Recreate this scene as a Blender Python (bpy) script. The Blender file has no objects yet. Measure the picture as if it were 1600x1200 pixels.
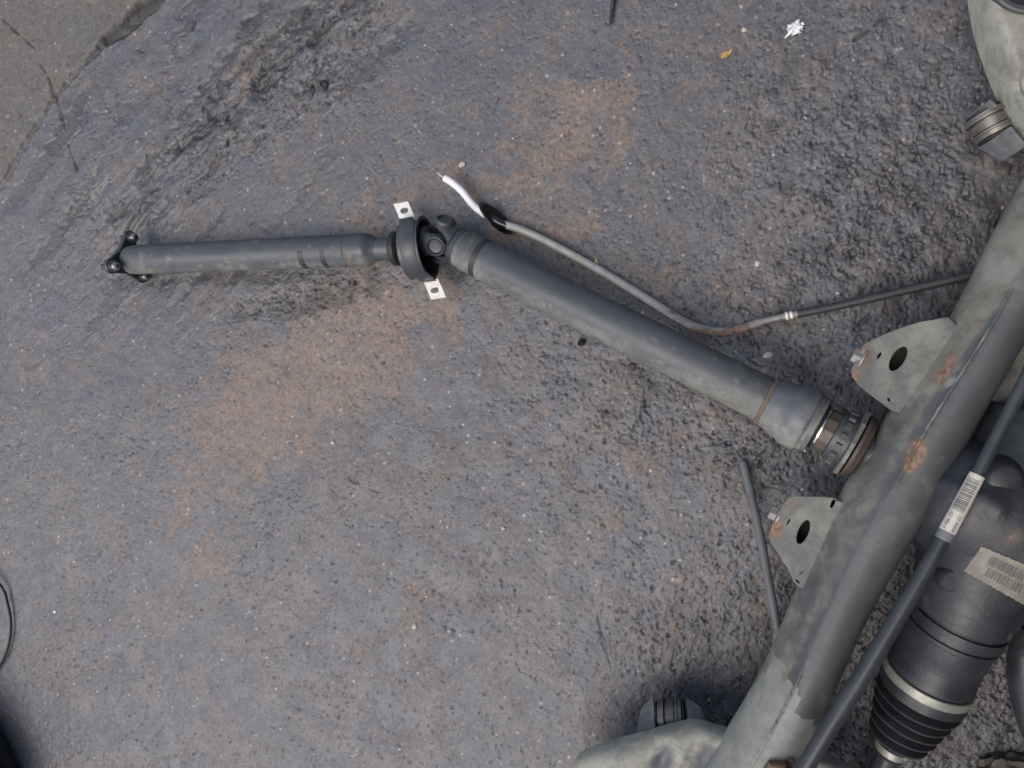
import bpy, bmesh, math, random
import numpy as np
from mathutils import Vector, Matrix, Quaternion
from mathutils.bvhtree import BVHTree

random.seed(7)
R = math.radians
V = Vector
scene = bpy.context.scene
col = scene.collection

# ------------------------------------------------------------------ camera
CAM_H, TILT, FPX = 1.38, R(15.0), 1209.0        # metres, lean towards -x, focal length in 1600-px units
cam_d = bpy.data.cameras.new('camera')
cam = bpy.data.objects.new('camera', cam_d)
col.objects.link(cam)
cam.location = (0, 0, CAM_H)
cam.rotation_euler = (0, TILT, 0)
cam_d.sensor_fit = 'HORIZONTAL'
cam_d.sensor_width = 36.0
cam_d.lens = 36.0 * FPX / 1600.0
cam_d.clip_start = 0.02
cam_d.clip_end = 300.0
scene.camera = cam

# ------------------------------------------------------------------ daylight
SUN_EL, SUN_AZ = R(62), R(-130)                  # azimuth measured in the xy plane from +x
w = bpy.data.worlds.new('World')
scene.world = w
w.use_nodes = True
nt = w.node_tree
bgn = nt.nodes['Background']
sky = nt.nodes.new('ShaderNodeTexSky')
sky.sky_type = 'NISHITA'
sky.sun_disc = False
sky.sun_elevation = SUN_EL
sky.sun_rotation = R(90) - SUN_AZ
sky.air_density = 1.0
sky.dust_density = 4.0
sky.ozone_density = 1.0
nt.links.new(sky.outputs[0], bgn.inputs[0])
bgn.inputs[1].default_value = 0.15
sd = bpy.data.lights.new('sun', 'SUN')
sd.energy = 1.0
sd.angle = R(45)
sd.color = (1.0, 0.96, 0.91)
sun = bpy.data.objects.new('sun', sd)
col.objects.link(sun)
sdir = V((math.cos(SUN_EL) * math.cos(SUN_AZ), math.cos(SUN_EL) * math.sin(SUN_AZ), math.sin(SUN_EL)))
sun.rotation_euler = sdir.to_track_quat('Z', 'Y').to_euler()
sun.location = sdir * 5

vs = scene.view_settings
vs.view_transform = 'Standard'
vs.look = 'None'
vs.gamma = 1.0
vs.use_curve_mapping = False
vs.exposure = 0.38

# ------------------------------------------------------------------ picture <-> place
CF = V((-math.sin(TILT), 0, -math.cos(TILT)))
CR = V((math.cos(TILT), 0, -math.sin(TILT)))
CU = V((0, 1, 0))
CO = V((0, 0, CAM_H))


def ray(px, py):
    return CF + CR * ((px - 800) / FPX) + CU * ((600 - py) / FPX)


def at(px, py, z=0.0):
    d = ray(px, py)
    return CO + d * ((z - CAM_H) / d.z)


def at_plane(px, py, P, n):
    d = ray(px, py)
    return CO + d * ((P - CO).dot(n) / d.dot(n))


def proj(p):
    q = V(p) - CO
    k = q.dot(CF)
    return 800 + FPX * q.dot(CR) / k, 600 - FPX * q.dot(CU) / k


def axis_pt(A, B, px):
    """point on the line AB whose picture x is px"""
    lo, hi = -1.0, 3.0
    for _ in range(50):
        m = (lo + hi) / 2
        if proj(A + (B - A) * m)[0] < px:
            lo = m
        else:
            hi = m
    return A + (B - A) * lo


# ------------------------------------------------------------------ mesh helpers
class MB:
    def __init__(self):
        self.v, self.f = [], []

    def add(self, vs_, fs):
        o = len(self.v)
        self.v += [tuple(p) for p in vs_]
        self.f += [tuple(i + o for i in f) for f in fs]
        return self

    def box(self, c, ax, ay, az, hx, hy, hz, bev=0.0):
        bm = bmesh.new()
        bmesh.ops.create_cube(bm, size=2.0)
        for vv in bm.verts:
            vv.co = V((vv.co.x * hx, vv.co.y * hy, vv.co.z * hz))
        if bev:
            bmesh.ops.bevel(bm, geom=bm.edges[:], offset=bev, segments=2, affect='EDGES', profile=0.6)
        bm.verts.index_update()
        self.add([c + ax * p.co.x + ay * p.co.y + az * p.co.z for p in bm.verts],
                 [[q.index for q in f.verts] for f in bm.faces])
        bm.free()
        return self

    def rings(self, rings, cap0=True, cap1=True, closed=True):
        n = len(rings[0])
        vs_, fs = [], []
        for r in rings:
            vs_ += r
        for i in range(len(rings) - 1):
            for j in range(n if closed else n - 1):
                k = (j + 1) % n
                fs.append((i * n + j, i * n + k, (i + 1) * n + k, (i + 1) * n + j))
        if cap0:
            fs.append(tuple(range(n - 1, -1, -1)))
        if cap1:
            fs.append(tuple((len(rings) - 1) * n + j for j in range(n)))
        return self.add(vs_, fs)

    def lathe(self, A, d, prof, n=56, rfun=None, cap0=True, cap1=True, up=None):
        """prof = [(t, r)...] along the direction d from A"""
        d = d.normalized()
        u = (up or V((0, 0, 1)))
        u = (u - d * u.dot(d))
        u = u.normalized() if u.length > 1e-4 else V((1, 0, 0))
        s = d.cross(u)
        rs = []
        for t, r in prof:
            ring = []
            for j in range(n):
                a = 2 * math.pi * j / n
                rr = r if rfun is None else rfun(t, r, a)
                ring.append(A + d * t + (u * math.cos(a) + s * math.sin(a)) * rr)
            rs.append(ring)
        return self.rings(rs, cap0, cap1)

    def tube(self, pts, rad, n=16, cap=True):
        """tube along a polyline, rad a number or a list"""
        pts = [V(p) for p in pts]
        if not hasattr(rad, '__len__'):
            rad = [rad] * len(pts)
        t = (pts[1] - pts[0]).normalized()
        u = t.orthogonal().normalized()
        rs = []
        for i, p in enumerate(pts):
            a, b = pts[max(i - 1, 0)], pts[min(i + 1, len(pts) - 1)]
            tn = (b - a).normalized()
            u = (u - tn * u.dot(tn)).normalized()
            s = tn.cross(u)
            rs.append([p + (u * math.cos(2 * math.pi * j / n) + s * math.sin(2 * math.pi * j / n)) * rad[i] for j in range(n)])
        return self.rings(rs, cap, cap)

    def build(self, name, m, parent=None, smooth=True, ang=32):
        me = bpy.data.meshes.new(name)
        me.from_pydata(self.v, [], self.f)
        me.validate()
        bm = bmesh.new()
        bm.from_mesh(me)
        bmesh.ops.recalc_face_normals(bm, faces=bm.faces[:])
        bm.to_mesh(me)
        bm.free()
        return link(name, me, m, parent, smooth, ang)


def link(name, me, m, parent=None, smooth=True, ang=32):
    if m is not None:
        me.materials.clear()
        me.materials.append(m)
    if smooth:
        me.polygons.foreach_set('use_smooth', [True] * len(me.polygons))
        me.set_sharp_from_angle(angle=R(ang))
    me.name = name
    o = bpy.data.objects.new(name, me)
    col.objects.link(o)
    if parent is not None:
        o.parent = parent
        o.matrix_parent_inverse = Matrix.Translation(-V(parent.location)) if parent.parent is None else Matrix.Identity(4)
    return o


def thing(name, label, cat, loc, group=None):
    o = bpy.data.objects.new(name, None)
    col.objects.link(o)
    o.empty_display_size = 0.05
    o.location = loc
    return tag(o, label, cat, group)


def tag(o, label, cat=None, group=None, kind=None):
    o['label'] = label
    if cat:
        o['category'] = cat
    if group:
        o['group'] = group
    if kind:
        o['kind'] = kind
    return o


def cr_path(pts, step=0.006):
    """Catmull-Rom through points"""
    pts = [V(p) for p in pts]
    out = []
    P = [pts[0] * 2 - pts[1]] + pts + [pts[-1] * 2 - pts[-2]]
    for i in range(1, len(P) - 2):
        a, b, c, d = P[i - 1], P[i], P[i + 1], P[i + 2]
        n = max(2, int((c - b).length / step))
        for k in range(n):
            t = k / n
            out.append(0.5 * ((2 * b) + (c - a) * t + (2 * a - 5 * b + 4 * c - d) * t * t + (3 * b - a - 3 * c + d) * t ** 3))
    out.append(pts[-1])
    return out


def plate_mesh(name, outline, holes, O, e1, e2, thick, bevel=0.0008):
    """flat plate with holes; outline and holes are lists of world points in the plane"""
    n = e1.cross(e2).normalized()
    cu = bpy.data.curves.new(name, 'CURVE')
    cu.dimensions = '2D'
    cu.fill_mode = 'BOTH'
    cu.extrude = thick / 2 - bevel
    cu.bevel_depth = bevel
    cu.bevel_resolution = 1
    for loop in [outline] + holes:
        s = cu.splines.new('POLY')
        s.points.add(len(loop) - 1)
        s.use_cyclic_u = True
        for i, p in enumerate(loop):
            q = V(p) - O
            s.points[i].co = (q.dot(e1), q.dot(e2), 0, 1)
    to = bpy.data.objects.new(name, cu)
    col.objects.link(to)
    me = bpy.data.meshes.new_from_object(to)
    bpy.data.objects.remove(to)
    bpy.data.curves.remove(cu)
    M = Matrix((e1, e2, n)).transposed().to_4x4()
    M.translation = O
    me.transform(M)
    return me


def ellipse_px(cx, cy, a, b, ang, n=36):
    ca, sa = math.cos(R(ang)), math.sin(R(ang))
    return [(cx + a * math.cos(t) * ca - b * math.sin(t) * sa, cy + a * math.cos(t) * sa + b * math.sin(t) * ca)
            for t in [2 * math.pi * i / n for i in range(n)]]


def inside(px, py, poly):
    c = False
    j = len(poly) - 1
    for i in range(len(poly)):
        xi, yi = poly[i]
        xj, yj = poly[j]
        if (yi > py) != (yj > py) and px < (xj - xi) * (py - yi) / (yj - yi) + xi:
            c = not c
        j = i
    return c


def seg_dist(px, py, line):
    best = 1e9
    for (x0, y0), (x1, y1) in zip(line[:-1], line[1:]):
        dx, dy = x1 - x0, y1 - y0
        t = max(0, min(1, ((px - x0) * dx + (py - y0) * dy) / (dx * dx + dy * dy)))
        best = min(best, math.hypot(px - x0 - t * dx, py - y0 - t * dy))
    return best


def paint(o, name, fn):
    """float attribute from a function of the vertex's world position and picture position"""
    me = o.data
    at_ = me.attributes.get(name) or me.attributes.new(name, 'FLOAT', 'POINT')
    vals = []
    for vv in me.vertices:
        x, y = proj(vv.co)
        vals.append(float(fn(vv.co, x, y)))
    at_.data.foreach_set('value', vals)


def blob(x, y, cx, cy, rx, ry=None, ang=0):
    ry = ry or rx
    ca, sa = math.cos(R(ang)), math.sin(R(ang))
    dx, dy = x - cx, y - cy
    a, b = (dx * ca + dy * sa) / rx, (-dx * sa + dy * ca) / ry
    return max(0.0, 1.0 - math.sqrt(a * a + b * b) * 0.75) if a * a + b * b < 1.78 else 0.0


# ------------------------------------------------------------------ numpy noise
_rng = np.random.RandomState(99)
_P = np.tile(_rng.permutation(4096), 3).astype(np.int32)
_U = _rng.rand(4096).astype(np.float32)
_G = _rng.rand(4096).astype(np.float32) * 2 * np.pi
_GX, _GY = np.cos(_G), np.sin(_G)


def _cell(ix, iy, seed):
    return _P[_P[(ix + seed * 57) & 4095] + (iy & 4095)]


def pnoise(x, y, seed=0):
    x, y = x.astype(np.float32), y.astype(np.float32)
    ix, iy = np.floor(x).astype(np.int32), np.floor(y).astype(np.int32)
    fx, fy = x - ix, y - iy
    ux, uy = fx * fx * (3 - 2 * fx), fy * fy * (3 - 2 * fy)
    r0, r1 = _P[(ix + seed * 57) & 4095], _P[(ix + 1 + seed * 57) & 4095]
    y0, y1 = iy & 4095, (iy + 1) & 4095
    h00, h10, h01, h11 = _P[r0 + y0], _P[r1 + y0], _P[r0 + y1], _P[r1 + y1]
    a = _GX[h00] * fx + _GY[h00] * fy
    b = _GX[h10] * (fx - 1) + _GY[h10] * fy
    c = _GX[h01] * fx + _GY[h01] * (fy - 1)
    d = _GX[h11] * (fx - 1) + _GY[h11] * (fy - 1)
    a += (b - a) * ux
    c += (d - c) * ux
    return (a + (c - a) * uy) * 1.5


def fbm(x, y, oct=4, seed=0, gain=0.5):
    s, a = 0, 1.0
    for i in range(oct):
        ca, sa = math.cos(0.55 + 0.9 * i), math.sin(0.55 + 0.9 * i)
        s = s + a * pnoise((x * ca - y * sa) * 2 ** i + 13.7 * i, (x * sa + y * ca) * 2 ** i - 7.1 * i, seed + i)
        a *= gain
    return s


def worley(x, y, seed=0):
    x, y = x.astype(np.float32), y.astype(np.float32)
    ix, iy = np.floor(x).astype(np.int32), np.floor(y).astype(np.int32)
    d1 = np.full(x.shape, 9.0, np.float32)
    cid = np.zeros(x.shape, np.float32)
    for ox in (-1, 0, 1):
        for oy in (-1, 0, 1):
            h = _cell(ix + ox, iy + oy, seed)
            d = np.hypot(ix + ox + _U[h] - x, iy + oy + _U[(h + 1777) & 4095] - y)
            near = d < d1
            cid = np.where(near, _U[(h + 911) & 4095], cid)
            d1 = np.where(near, d, d1)
    return d1, None, cid


def sstep(a, b, x):
    t = np.clip((x - a) / (b - a), 0, 1)
    return t * t * (3 - 2 * t)


# ------------------------------------------------------------------ materials
class NT:
    def __init__(self, name):
        self.m = bpy.data.materials.new(name)
        self.m.use_nodes = True
        self.t = self.m.node_tree
        self.b = self.t.nodes['Principled BSDF']
        tc = self.t.nodes.new('ShaderNodeTexCoord')
        self.co = tc.outputs['Object']

    def n(self, kind, **kw):
        nd = self.t.nodes.new(kind)
        for k, v in kw.items():
            setattr(nd, k, v)
        return nd

    def put(self, sock, val):
        if isinstance(val, bpy.types.NodeSocket):
            self.t.links.new(val, sock)
        elif isinstance(val, (tuple, list)) and len(val) == 3 and sock.type == 'RGBA':
            sock.default_value = (*val, 1)
        else:
            sock.default_value = val

    def noise(self, scale, detail=4, rough=0.55, dist=0.0, co=None, out=0):
        nd = self.n('ShaderNodeTexNoise')
        self.put(nd.inputs['Vector'], co or self.co)
        nd.inputs['Scale'].default_value = scale
        nd.inputs['Detail'].default_value = detail
        nd.inputs['Roughness'].default_value = rough
        nd.inputs['Distortion'].default_value = dist
        return nd.outputs[out]

    def voro(self, scale, feature='F1', co=None, out='Distance', rand=1.0):
        nd = self.n('ShaderNodeTexVoronoi')
        nd.feature = feature
        self.put(nd.inputs['Vector'], co or self.co)
        nd.inputs['Scale'].default_value = scale
        nd.inputs['Randomness'].default_value = rand
        return nd.outputs[out]

    def math(self, op, a, b=0.0, c=0.0, clamp=False):
        nd = self.n('ShaderNodeMath', operation=op)
        nd.use_clamp = clamp
        self.put(nd.inputs[0], a)
        self.put(nd.inputs[1], b)
        if op in ('MULTIPLY_ADD',):
            self.put(nd.inputs[2], c)
        return nd.outputs[0]

    def ramp(self, v, a, b, lo=0.0, hi=1.0, smooth=True):
        nd = self.n('ShaderNodeMapRange')
        nd.interpolation_type = 'SMOOTHSTEP' if smooth else 'LINEAR'
        nd.clamp = True
        self.put(nd.inputs[0], v)
        for i, q in enumerate((a, b, lo, hi)):
            nd.inputs[1 + i].default_value = q
        return nd.outputs[0]

    def mix(self, f, a, b, mode='MIX'):
        nd = self.n('ShaderNodeMix', data_type='RGBA', blend_type=mode)
        self.put(nd.inputs[0], f)
        self.put(nd.inputs[6], a)
        self.put(nd.inputs[7], b)
        return nd.outputs[2]

    def attr(self, name):
        nd = self.n('ShaderNodeAttribute', attribute_name=name)
        return nd.outputs['Fac']

    def bump(self, h, strength=0.3, dist=0.002, prev=None):
        nd = self.n('ShaderNodeBump')
        nd.inputs['Strength'].default_value = strength
        nd.inputs['Distance'].default_value = dist
        self.put(nd.inputs['Height'], h)
        if prev is not None:
            self.put(nd.inputs['Normal'], prev)
        return nd.outputs[0]

    def done(self, color, rough, metal=0.0, normal=None, spec=None):
        self.put(self.b.inputs['Base Color'], color)
        self.put(self.b.inputs['Roughness'], rough)
        self.put(self.b.inputs['Metallic'], metal)
        if normal is not None:
            self.put(self.b.inputs['Normal'], normal)
        if spec is not None:
            self.b.inputs['Specular IOR Level'].default_value = spec
        return self.m


def mottled(name, c1, c2, rough=0.5, scale=30, metal=0.0, bump=0.15, dust=None, rust=False, dustamt=0.0, speck=0.0, spec=None):
    k = NT(name)
    n1 = k.noise(scale, 5, 0.6)
    n2 = k.noise(scale * 0.22, 4, 0.6, 0.3)
    c = k.mix(k.ramp(n1, 0.3, 0.7), c1, c2)
    c = k.mix(k.ramp(n2, 0.35, 0.7, 0.0, 0.5), c, tuple(q * 0.72 for q in c1))
    rg = k.ramp(n1, 0.3, 0.7, rough - 0.07, rough + 0.09)
    mt = metal
    if dust is not None:
        d = k.math('ADD', k.attr('dust'), k.ramp(k.noise(scale * 0.5, 7, 0.72, 0.4), 0.40, 0.72, 0.0, dustamt))
        d = k.math('ADD', d, k.math('MULTIPLY', k.math('SUBTRACT', k.noise(scale * 2.2, 7, 0.75, 0.3), 0.5), 0.75))
        d = k.ramp(d, 0.16, 0.72, 0.0, 0.9)
        grime = k.ramp(k.noise(scale * 1.4, 8, 0.78, 0.6), 0.36, 0.60, 0.66, 1.08)
        gc_ = k.n('ShaderNodeCombineColor')
        for q in range(3):
            k.put(gc_.inputs[q], grime)
        dust = k.mix(1.0, dust, gc_.outputs[0], 'MULTIPLY')
        c = k.mix(d, c, dust)
        rg = k.math('ADD', rg, k.math('MULTIPLY', d, 0.25), clamp=True)
    if rust:
        md = k.ramp(k.math('ADD', k.attr('mud'), k.math('MULTIPLY', k.math('SUBTRACT', k.noise(38, 7, 0.72), 0.5), 0.35)), 0.38, 0.55, 0.0, 0.88)
        mcol = k.mix(k.ramp(k.noise(30, 6, 0.7), 0.3, 0.7), (0.17, 0.182, 0.178), (0.275, 0.275, 0.238))
        c = k.mix(md, c, mcol)
        f = k.math('ADD', k.attr('rust'), k.math('MULTIPLY', k.math('SUBTRACT', k.noise(70, 5, 0.65), 0.5), 0.9))
        f = k.ramp(f, 0.36, 0.52)
        rc = k.mix(k.ramp(k.noise(150, 4, 0.6), 0.35, 0.65), (0.125, 0.080, 0.058), (0.245, 0.165, 0.120))
        halo = k.ramp(k.math('ADD', k.attr('rust'), k.math('MULTIPLY', k.math('SUBTRACT', k.noise(45, 6, 0.7), 0.5), 0.6)), 0.06, 0.45, 0.0, 0.6)
        c = k.mix(halo, c, (0.135, 0.105, 0.075))
        c = k.mix(f, c, rc)
        rg = k.math('ADD', rg, k.math('MULTIPLY', f, 0.3), clamp=True)
    if speck:
        sp = k.ramp(k.voro(170), 0.05, 0.085, 1.0, 0.0)
        sp = k.math('MULTIPLY', sp, k.ramp(k.noise(60, 2), 0.60, 0.66))
        c = k.mix(k.math('MULTIPLY', sp, speck), c, (0.5, 0.49, 0.46))
    nb = k.bump(k.noise(scale * 5, 4, 0.6), bump, 0.0012)
    nb = k.bump(n2, bump, 0.003, nb)
    return k.done(c, rg, mt, nb, spec)


M = {}
M['shaft'] = mottled('shaft_paint', (0.058, 0.065, 0.073), (0.078, 0.085, 0.091), 0.46, 22, 0, 0.2, (0.175, 0.175, 0.155), True, 0.34, 0.8)
M['shaft_band'] = mottled('shaft_dark_band', (0.020, 0.022, 0.025), (0.030, 0.032, 0.035), 0.5, 60)
M['bell'] = mottled('shaft_end_steel', (0.085, 0.094, 0.104), (0.12, 0.128, 0.134), 0.48, 40, 0, 0.15, (0.22, 0.22, 0.2), True, 0.3, 0.6)
M['weld'] = mottled('rusty_weld', (0.17, 0.10, 0.065), (0.085, 0.085, 0.085), 0.8, 110, 0, 0.5)
M['black'] = mottled('black_rubber', (0.010, 0.010, 0.011), (0.016, 0.016, 0.017), 0.55, 80, 0, 0.1, (0.05, 0.05, 0.047), False, 0.12)
M['cast'] = mottled('joint_casting', (0.040, 0.044, 0.050), (0.056, 0.060, 0.066), 0.45, 70, 0, 0.35, (0.11, 0.11, 0.10), False, 0.2)
M['cap'] = mottled('joint_cap_steel', (0.09, 0.095, 0.10), (0.13, 0.135, 0.14), 0.4, 120, 0.5, 0.3)
M['strap'] = mottled('strap_steel', (0.042, 0.047, 0.053), (0.058, 0.063, 0.068), 0.42, 40, 0, 0.12, (0.14, 0.14, 0.13), False, 0.2, 0.5)
M['bare'] = mottled('bare_zinc', (0.80, 0.79, 0.74), (0.62, 0.61, 0.56), 0.5, 120, 0.0, 0.15, (0.42, 0.40, 0.34), False, 0.5)
M['bolt'] = mottled('bolt_steel', (0.42, 0.41, 0.40), (0.30, 0.29, 0.28), 0.28, 150, 0.9, 0.1)
M['boltdull'] = mottled('dull_bolt_zinc', (0.30, 0.30, 0.29), (0.20, 0.20, 0.195), 0.5, 150, 0.3, 0.2)
M['flange'] = mottled('flange_steel', (0.035, 0.036, 0.038), (0.05, 0.05, 0.05), 0.4, 60)
M['frame'] = mottled('subframe_paint', (0.070, 0.074, 0.079), (0.088, 0.091, 0.093), 0.52, 14, 0, 0.25, (0.205, 0.203, 0.168), True, 0.40, 0.8)
M['arm'] = mottled('muddy_arm_paint', (0.085, 0.092, 0.104), (0.105, 0.11, 0.118), 0.6, 16, 0, 0.4, (0.30, 0.30, 0.255), True, 0.35, 0.8)
M['boxshade'] = mottled('bracket_inner_shade', (0.022, 0.022, 0.022), (0.034, 0.032, 0.030), 0.8, 40, 0, 0.3, (0.10, 0.10, 0.085), True, 0.0)  # near-black colour stands in for the shade inside the box brackets
M['diff'] = mottled('cast_housing', (0.017, 0.019, 0.024), (0.026, 0.029, 0.036), 0.5, 30, 0, 0.5, (0.080, 0.072, 0.062), True, 0.34, 0.8)
M['bar'] = mottled('bar_paint', (0.030, 0.034, 0.040), (0.042, 0.047, 0.054), 0.42, 30, 0, 0.06, (0.13, 0.13, 0.12), False, 0.15, 0.5)
M['boot'] = mottled('boot_rubber', (0.013, 0.014, 0.017), (0.022, 0.023, 0.026), 0.48, 50, 0, 0.12, (0.06, 0.058, 0.053), False, 0.25)
M['clamp'] = mottled('clamp_steel', (0.32, 0.32, 0.28), (0.22, 0.22, 0.19), 0.46, 60, 0.5, 0.2, (0.10, 0.095, 0.08), False, 0.5)
M['pipe'] = mottled('pipe_steel', (0.44, 0.44, 0.41), (0.34, 0.34, 0.31), 0.45, 60, 0.1, 0.15, (0.33, 0.32, 0.28), True, 0.3)
M['white'] = mottled('white_sleeve', (0.86, 0.86, 0.87), (0.80, 0.80, 0.81), 0.45, 60, 0, 0.05)
M['sheath'] = mottled('cable_sheath', (0.028, 0.030, 0.032), (0.04, 0.042, 0.044), 0.5, 50, 0, 0.06, (0.09, 0.09, 0.085), False, 0.15)
M['grommet'] = mottled('grommet_plastic', (0.010, 0.010, 0.011), (0.016, 0.016, 0.018), 0.25, 50, 0, 0.05)
M['chrome'] = mottled('chrome_ring', (0.62, 0.62, 0.62), (0.5, 0.5, 0.5), 0.16, 60, 1.0, 0.03)
M['brownsteel'] = mottled('stained_steel', (0.10, 0.078, 0.058), (0.06, 0.050, 0.041), 0.58, 60, 0.2, 0.3, None, True)
M['greysteel'] = mottled('grey_steel', (0.085, 0.082, 0.075), (0.055, 0.053, 0.049), 0.6, 80, 0.1, 0.3, (0.10, 0.085, 0.07), False, 0.3)
M['discsteel'] = mottled('disc_steel', (0.16, 0.16, 0.146), (0.11, 0.11, 0.10), 0.6, 80, 0.1, 0.3, (0.10, 0.085, 0.07), False, 0.3)
M['brownplate'] = mottled('brown_plate', (0.050, 0.036, 0.032), (0.075, 0.05, 0.042), 0.6, 60, 0, 0.3)
M['bushing'] = mottled('bushing_metal', (0.13, 0.125, 0.108), (0.19, 0.18, 0.16), 0.36, 60, 0.5, 0.2, (0.14, 0.13, 0.11), False, 0.4)
M['rustbolt'] = mottled('rusty_bolt', (0.20, 0.115, 0.07), (0.13, 0.085, 0.06), 0.8, 120, 0, 0.5)
M['dirt'] = mottled('dirty_lump', (0.09, 0.08, 0.066), (0.06, 0.052, 0.044), 0.85, 90, 0, 0.6)
M['tyre'] = mottled('tyre_rubber', (0.012, 0.012, 0.012), (0.018, 0.018, 0.018), 0.7, 60, 0, 0.2)
M['paper'] = mottled('sticker_paper', (0.58, 0.56, 0.49), (0.48, 0.46, 0.40), 0.6, 120, 0, 0.05)
M['dirtypaper'] = mottled('dirty_sticker', (0.25, 0.235, 0.19), (0.17, 0.16, 0.135), 0.7, 70, 0, 0.15)
M['ink'] = mottled('faded_ink', (0.10, 0.105, 0.10), (0.15, 0.15, 0.14), 0.7, 200, 0, 0.02)
M['ink2'] = mottled('worn_ink', (0.085, 0.085, 0.075), (0.13, 0.125, 0.11), 0.75, 120, 0, 0.02)
M['tape'] = mottled('grey_tape', (0.17, 0.18, 0.195), (0.14, 0.15, 0.16), 0.5, 60, 0, 0.05)
M['foil'] = mottled('crumpled_foil', (0.86, 0.87, 0.88), (0.74, 0.75, 0.76), 0.4, 200, 0.1, 0.1)
M['leaf'] = mottled('dry_leaf', (0.42, 0.27, 0.08), (0.32, 0.17, 0.06), 0.7, 200, 0, 0.3)
M['leaf2'] = mottled('pale_dry_leaf', (0.62, 0.43, 0.24), (0.50, 0.32, 0.16), 0.7, 200, 0, 0.3)
M['stone'] = mottled('pale_stone', (0.50, 0.46, 0.38), (0.38, 0.34, 0.28), 0.8, 150, 0, 0.4)
M['rodgrey'] = mottled('rod_paint', (0.10, 0.105, 0.112), (0.13, 0.135, 0.14), 0.5, 40, 0, 0.1, (0.2, 0.2, 0.18), False, 0.3)
M['stick'] = mottled('dark_stick', (0.035, 0.032, 0.028), (0.06, 0.055, 0.048), 0.8, 150, 0, 0.4)


# ground: worn, oily asphalt; the tints of its patches and stones ride on the sheet as attributes
def ground_material():
    k = NT('worn_asphalt')
    cn = k.n('ShaderNodeAttribute', attribute_name='tint')
    gl = k.attr('gloss')
    fine = k.noise(330, 3, 0.65)
    c = k.mix(k.ramp(fine, 0.25, 0.75), k.mix(1.0, cn.outputs['Color'], (0.80, 0.80, 0.80), 'MULTIPLY'), k.mix(1.0, cn.outputs['Color'], (1.22, 1.21, 1.20), 'MULTIPLY'))
    nb = k.bump(fine, 0.75, 0.0016)
    return k.done(c, gl, 0.0, nb)


M['ground'] = ground_material()

# ------------------------------------------------------------------ ground sheet
X0, X1, Y0, Y1 = -1.70, 0.66, -0.98, 0.98
xs = [X0]
while xs[-1] < X1:
    xs.append(xs[-1] + float(np.interp(xs[-1], [X0, X1], [0.0024, 0.0017])))
gx = np.concatenate([[-60, -20, -8, -4, -2.6, -2.0], xs, [0.9, 1.3, 2, 4, 8, 20, 60]])
gy = np.concatenate([[-60, -20, -8, -4, -2, -1.3], np.arange(Y0, Y1 + 1e-6, 0.0020), [1.3, 2, 4, 8, 20, 60]])
GX, GY = np.meshgrid(gx, gy)
# picture position of each ground point
_k = GX * CF.x + (0 - CAM_H) * CF.z
PX = 800 + FPX * (GX * CR.x + (0 - CAM_H) * CR.z) / _k
PY = 600 - FPX * GY / _k
okm = (GX > -1.75) & (GX < 0.7) & (np.abs(GY) < 1.0)
PX = np.where(okm, PX, 1e5)
PY = np.where(okm, PY, 1e5)


def np_seg(line):
    best = np.full(GX.shape, 1e9)
    for (x0, y0), (x1, y1) in zip(line[:-1], line[1:]):
        dx, dy = x1 - x0, y1 - y0
        t = np.clip(((PX - x0) * dx + (PY - y0) * dy) / (dx * dx + dy * dy), 0, 1)
        best = np.minimum(best, np.hypot(PX - x0 - t * dx, PY - y0 - t * dy))
    return best


def np_blob(cx, cy, rx, ry, ang=0.0, soft=0.6):
    ca, sa = math.cos(R(ang)), math.sin(R(ang))
    dx, dy = PX - cx, PY - cy
    q = np.sqrt(((dx * ca + dy * sa) / rx) ** 2 + ((-dx * sa + dy * ca) / ry) ** 2)
    return 1 - sstep(1 - soft, 1 + soft, q)


GB, GG = (0.094, 0.098, 0.110), (0.112, 0.107, 0.107)      # tar skin, bare binder
GP, GN, GS, GO = (0.124, 0.107, 0.099), (0.182, 0.144, 0.120), (0.116, 0.103, 0.086), (0.034, 0.034, 0.038)
wob = fbm(GX / 0.09, GY / 0.09, 4, 5) * 16
wob2 = fbm(GX / 0.04, GY / 0.04, 4, 25) * 8
# worn brown patches
brown = np.zeros(GX.shape)
for cx, cy, rx, ry, an, am in [(490, 575, 225, 92, -38, 1.0), (610, 475, 110, 60, 0, 0.95), (400, 660, 100, 70, -40, 0.9), (870, 225, 150, 70, -35, 0.72), (640, 350, 100, 55, 0, .5),
                               (820, 350, 110, 50, 10, 0.55), (400, 110, 60, 40, -30, 0.35), (1010, 130, 200, 60, -30, 0.22), (300, 760, 40, 90, 10, 0.55),
                               (325, 870, 30, 50, 0, 0.6), (120, 1010, 40, 30, 0, .4), (1060, 430, 180, 60, 20, 0.22), (620, 950, 140, 60, -30, 0.22), (1050, 700, 220, 130, 0, 0.18), (730, 780, 90, 160, 20, 0.16),
                               (1160, 900, 120, 160, 0, 0.22), (1450, 1120, 160, 100, 0, 0.2), (1540, 330, 100, 120, 0, .2), (60, 560, 70, 40, -30, .3)]:
    brown = np.maximum(brown, am * np_blob(cx, cy, rx * 1.05, ry * 1.05, an, 0.6))
brown = np.clip(brown + fbm(GX / 0.06, GY / 0.06, 4, 33) * 0.16 * (brown > 0.02), 0, 1)
# concrete slab in the far corner
joint = [(275, -60), (240, 0), (205, 30), (165, 68), (120, 112), (80, 158), (40, 222), (0, 292), (-60, 380)]
jd = np_seg(joint)
jx = np.interp(PY, [p[1] for p in joint], [p[0] for p in joint])
side = jx - PX                                   # >0 on the slab side
slab = sstep(-14, 14, side + wob2 * 0.8) * (PY < 420)
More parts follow.
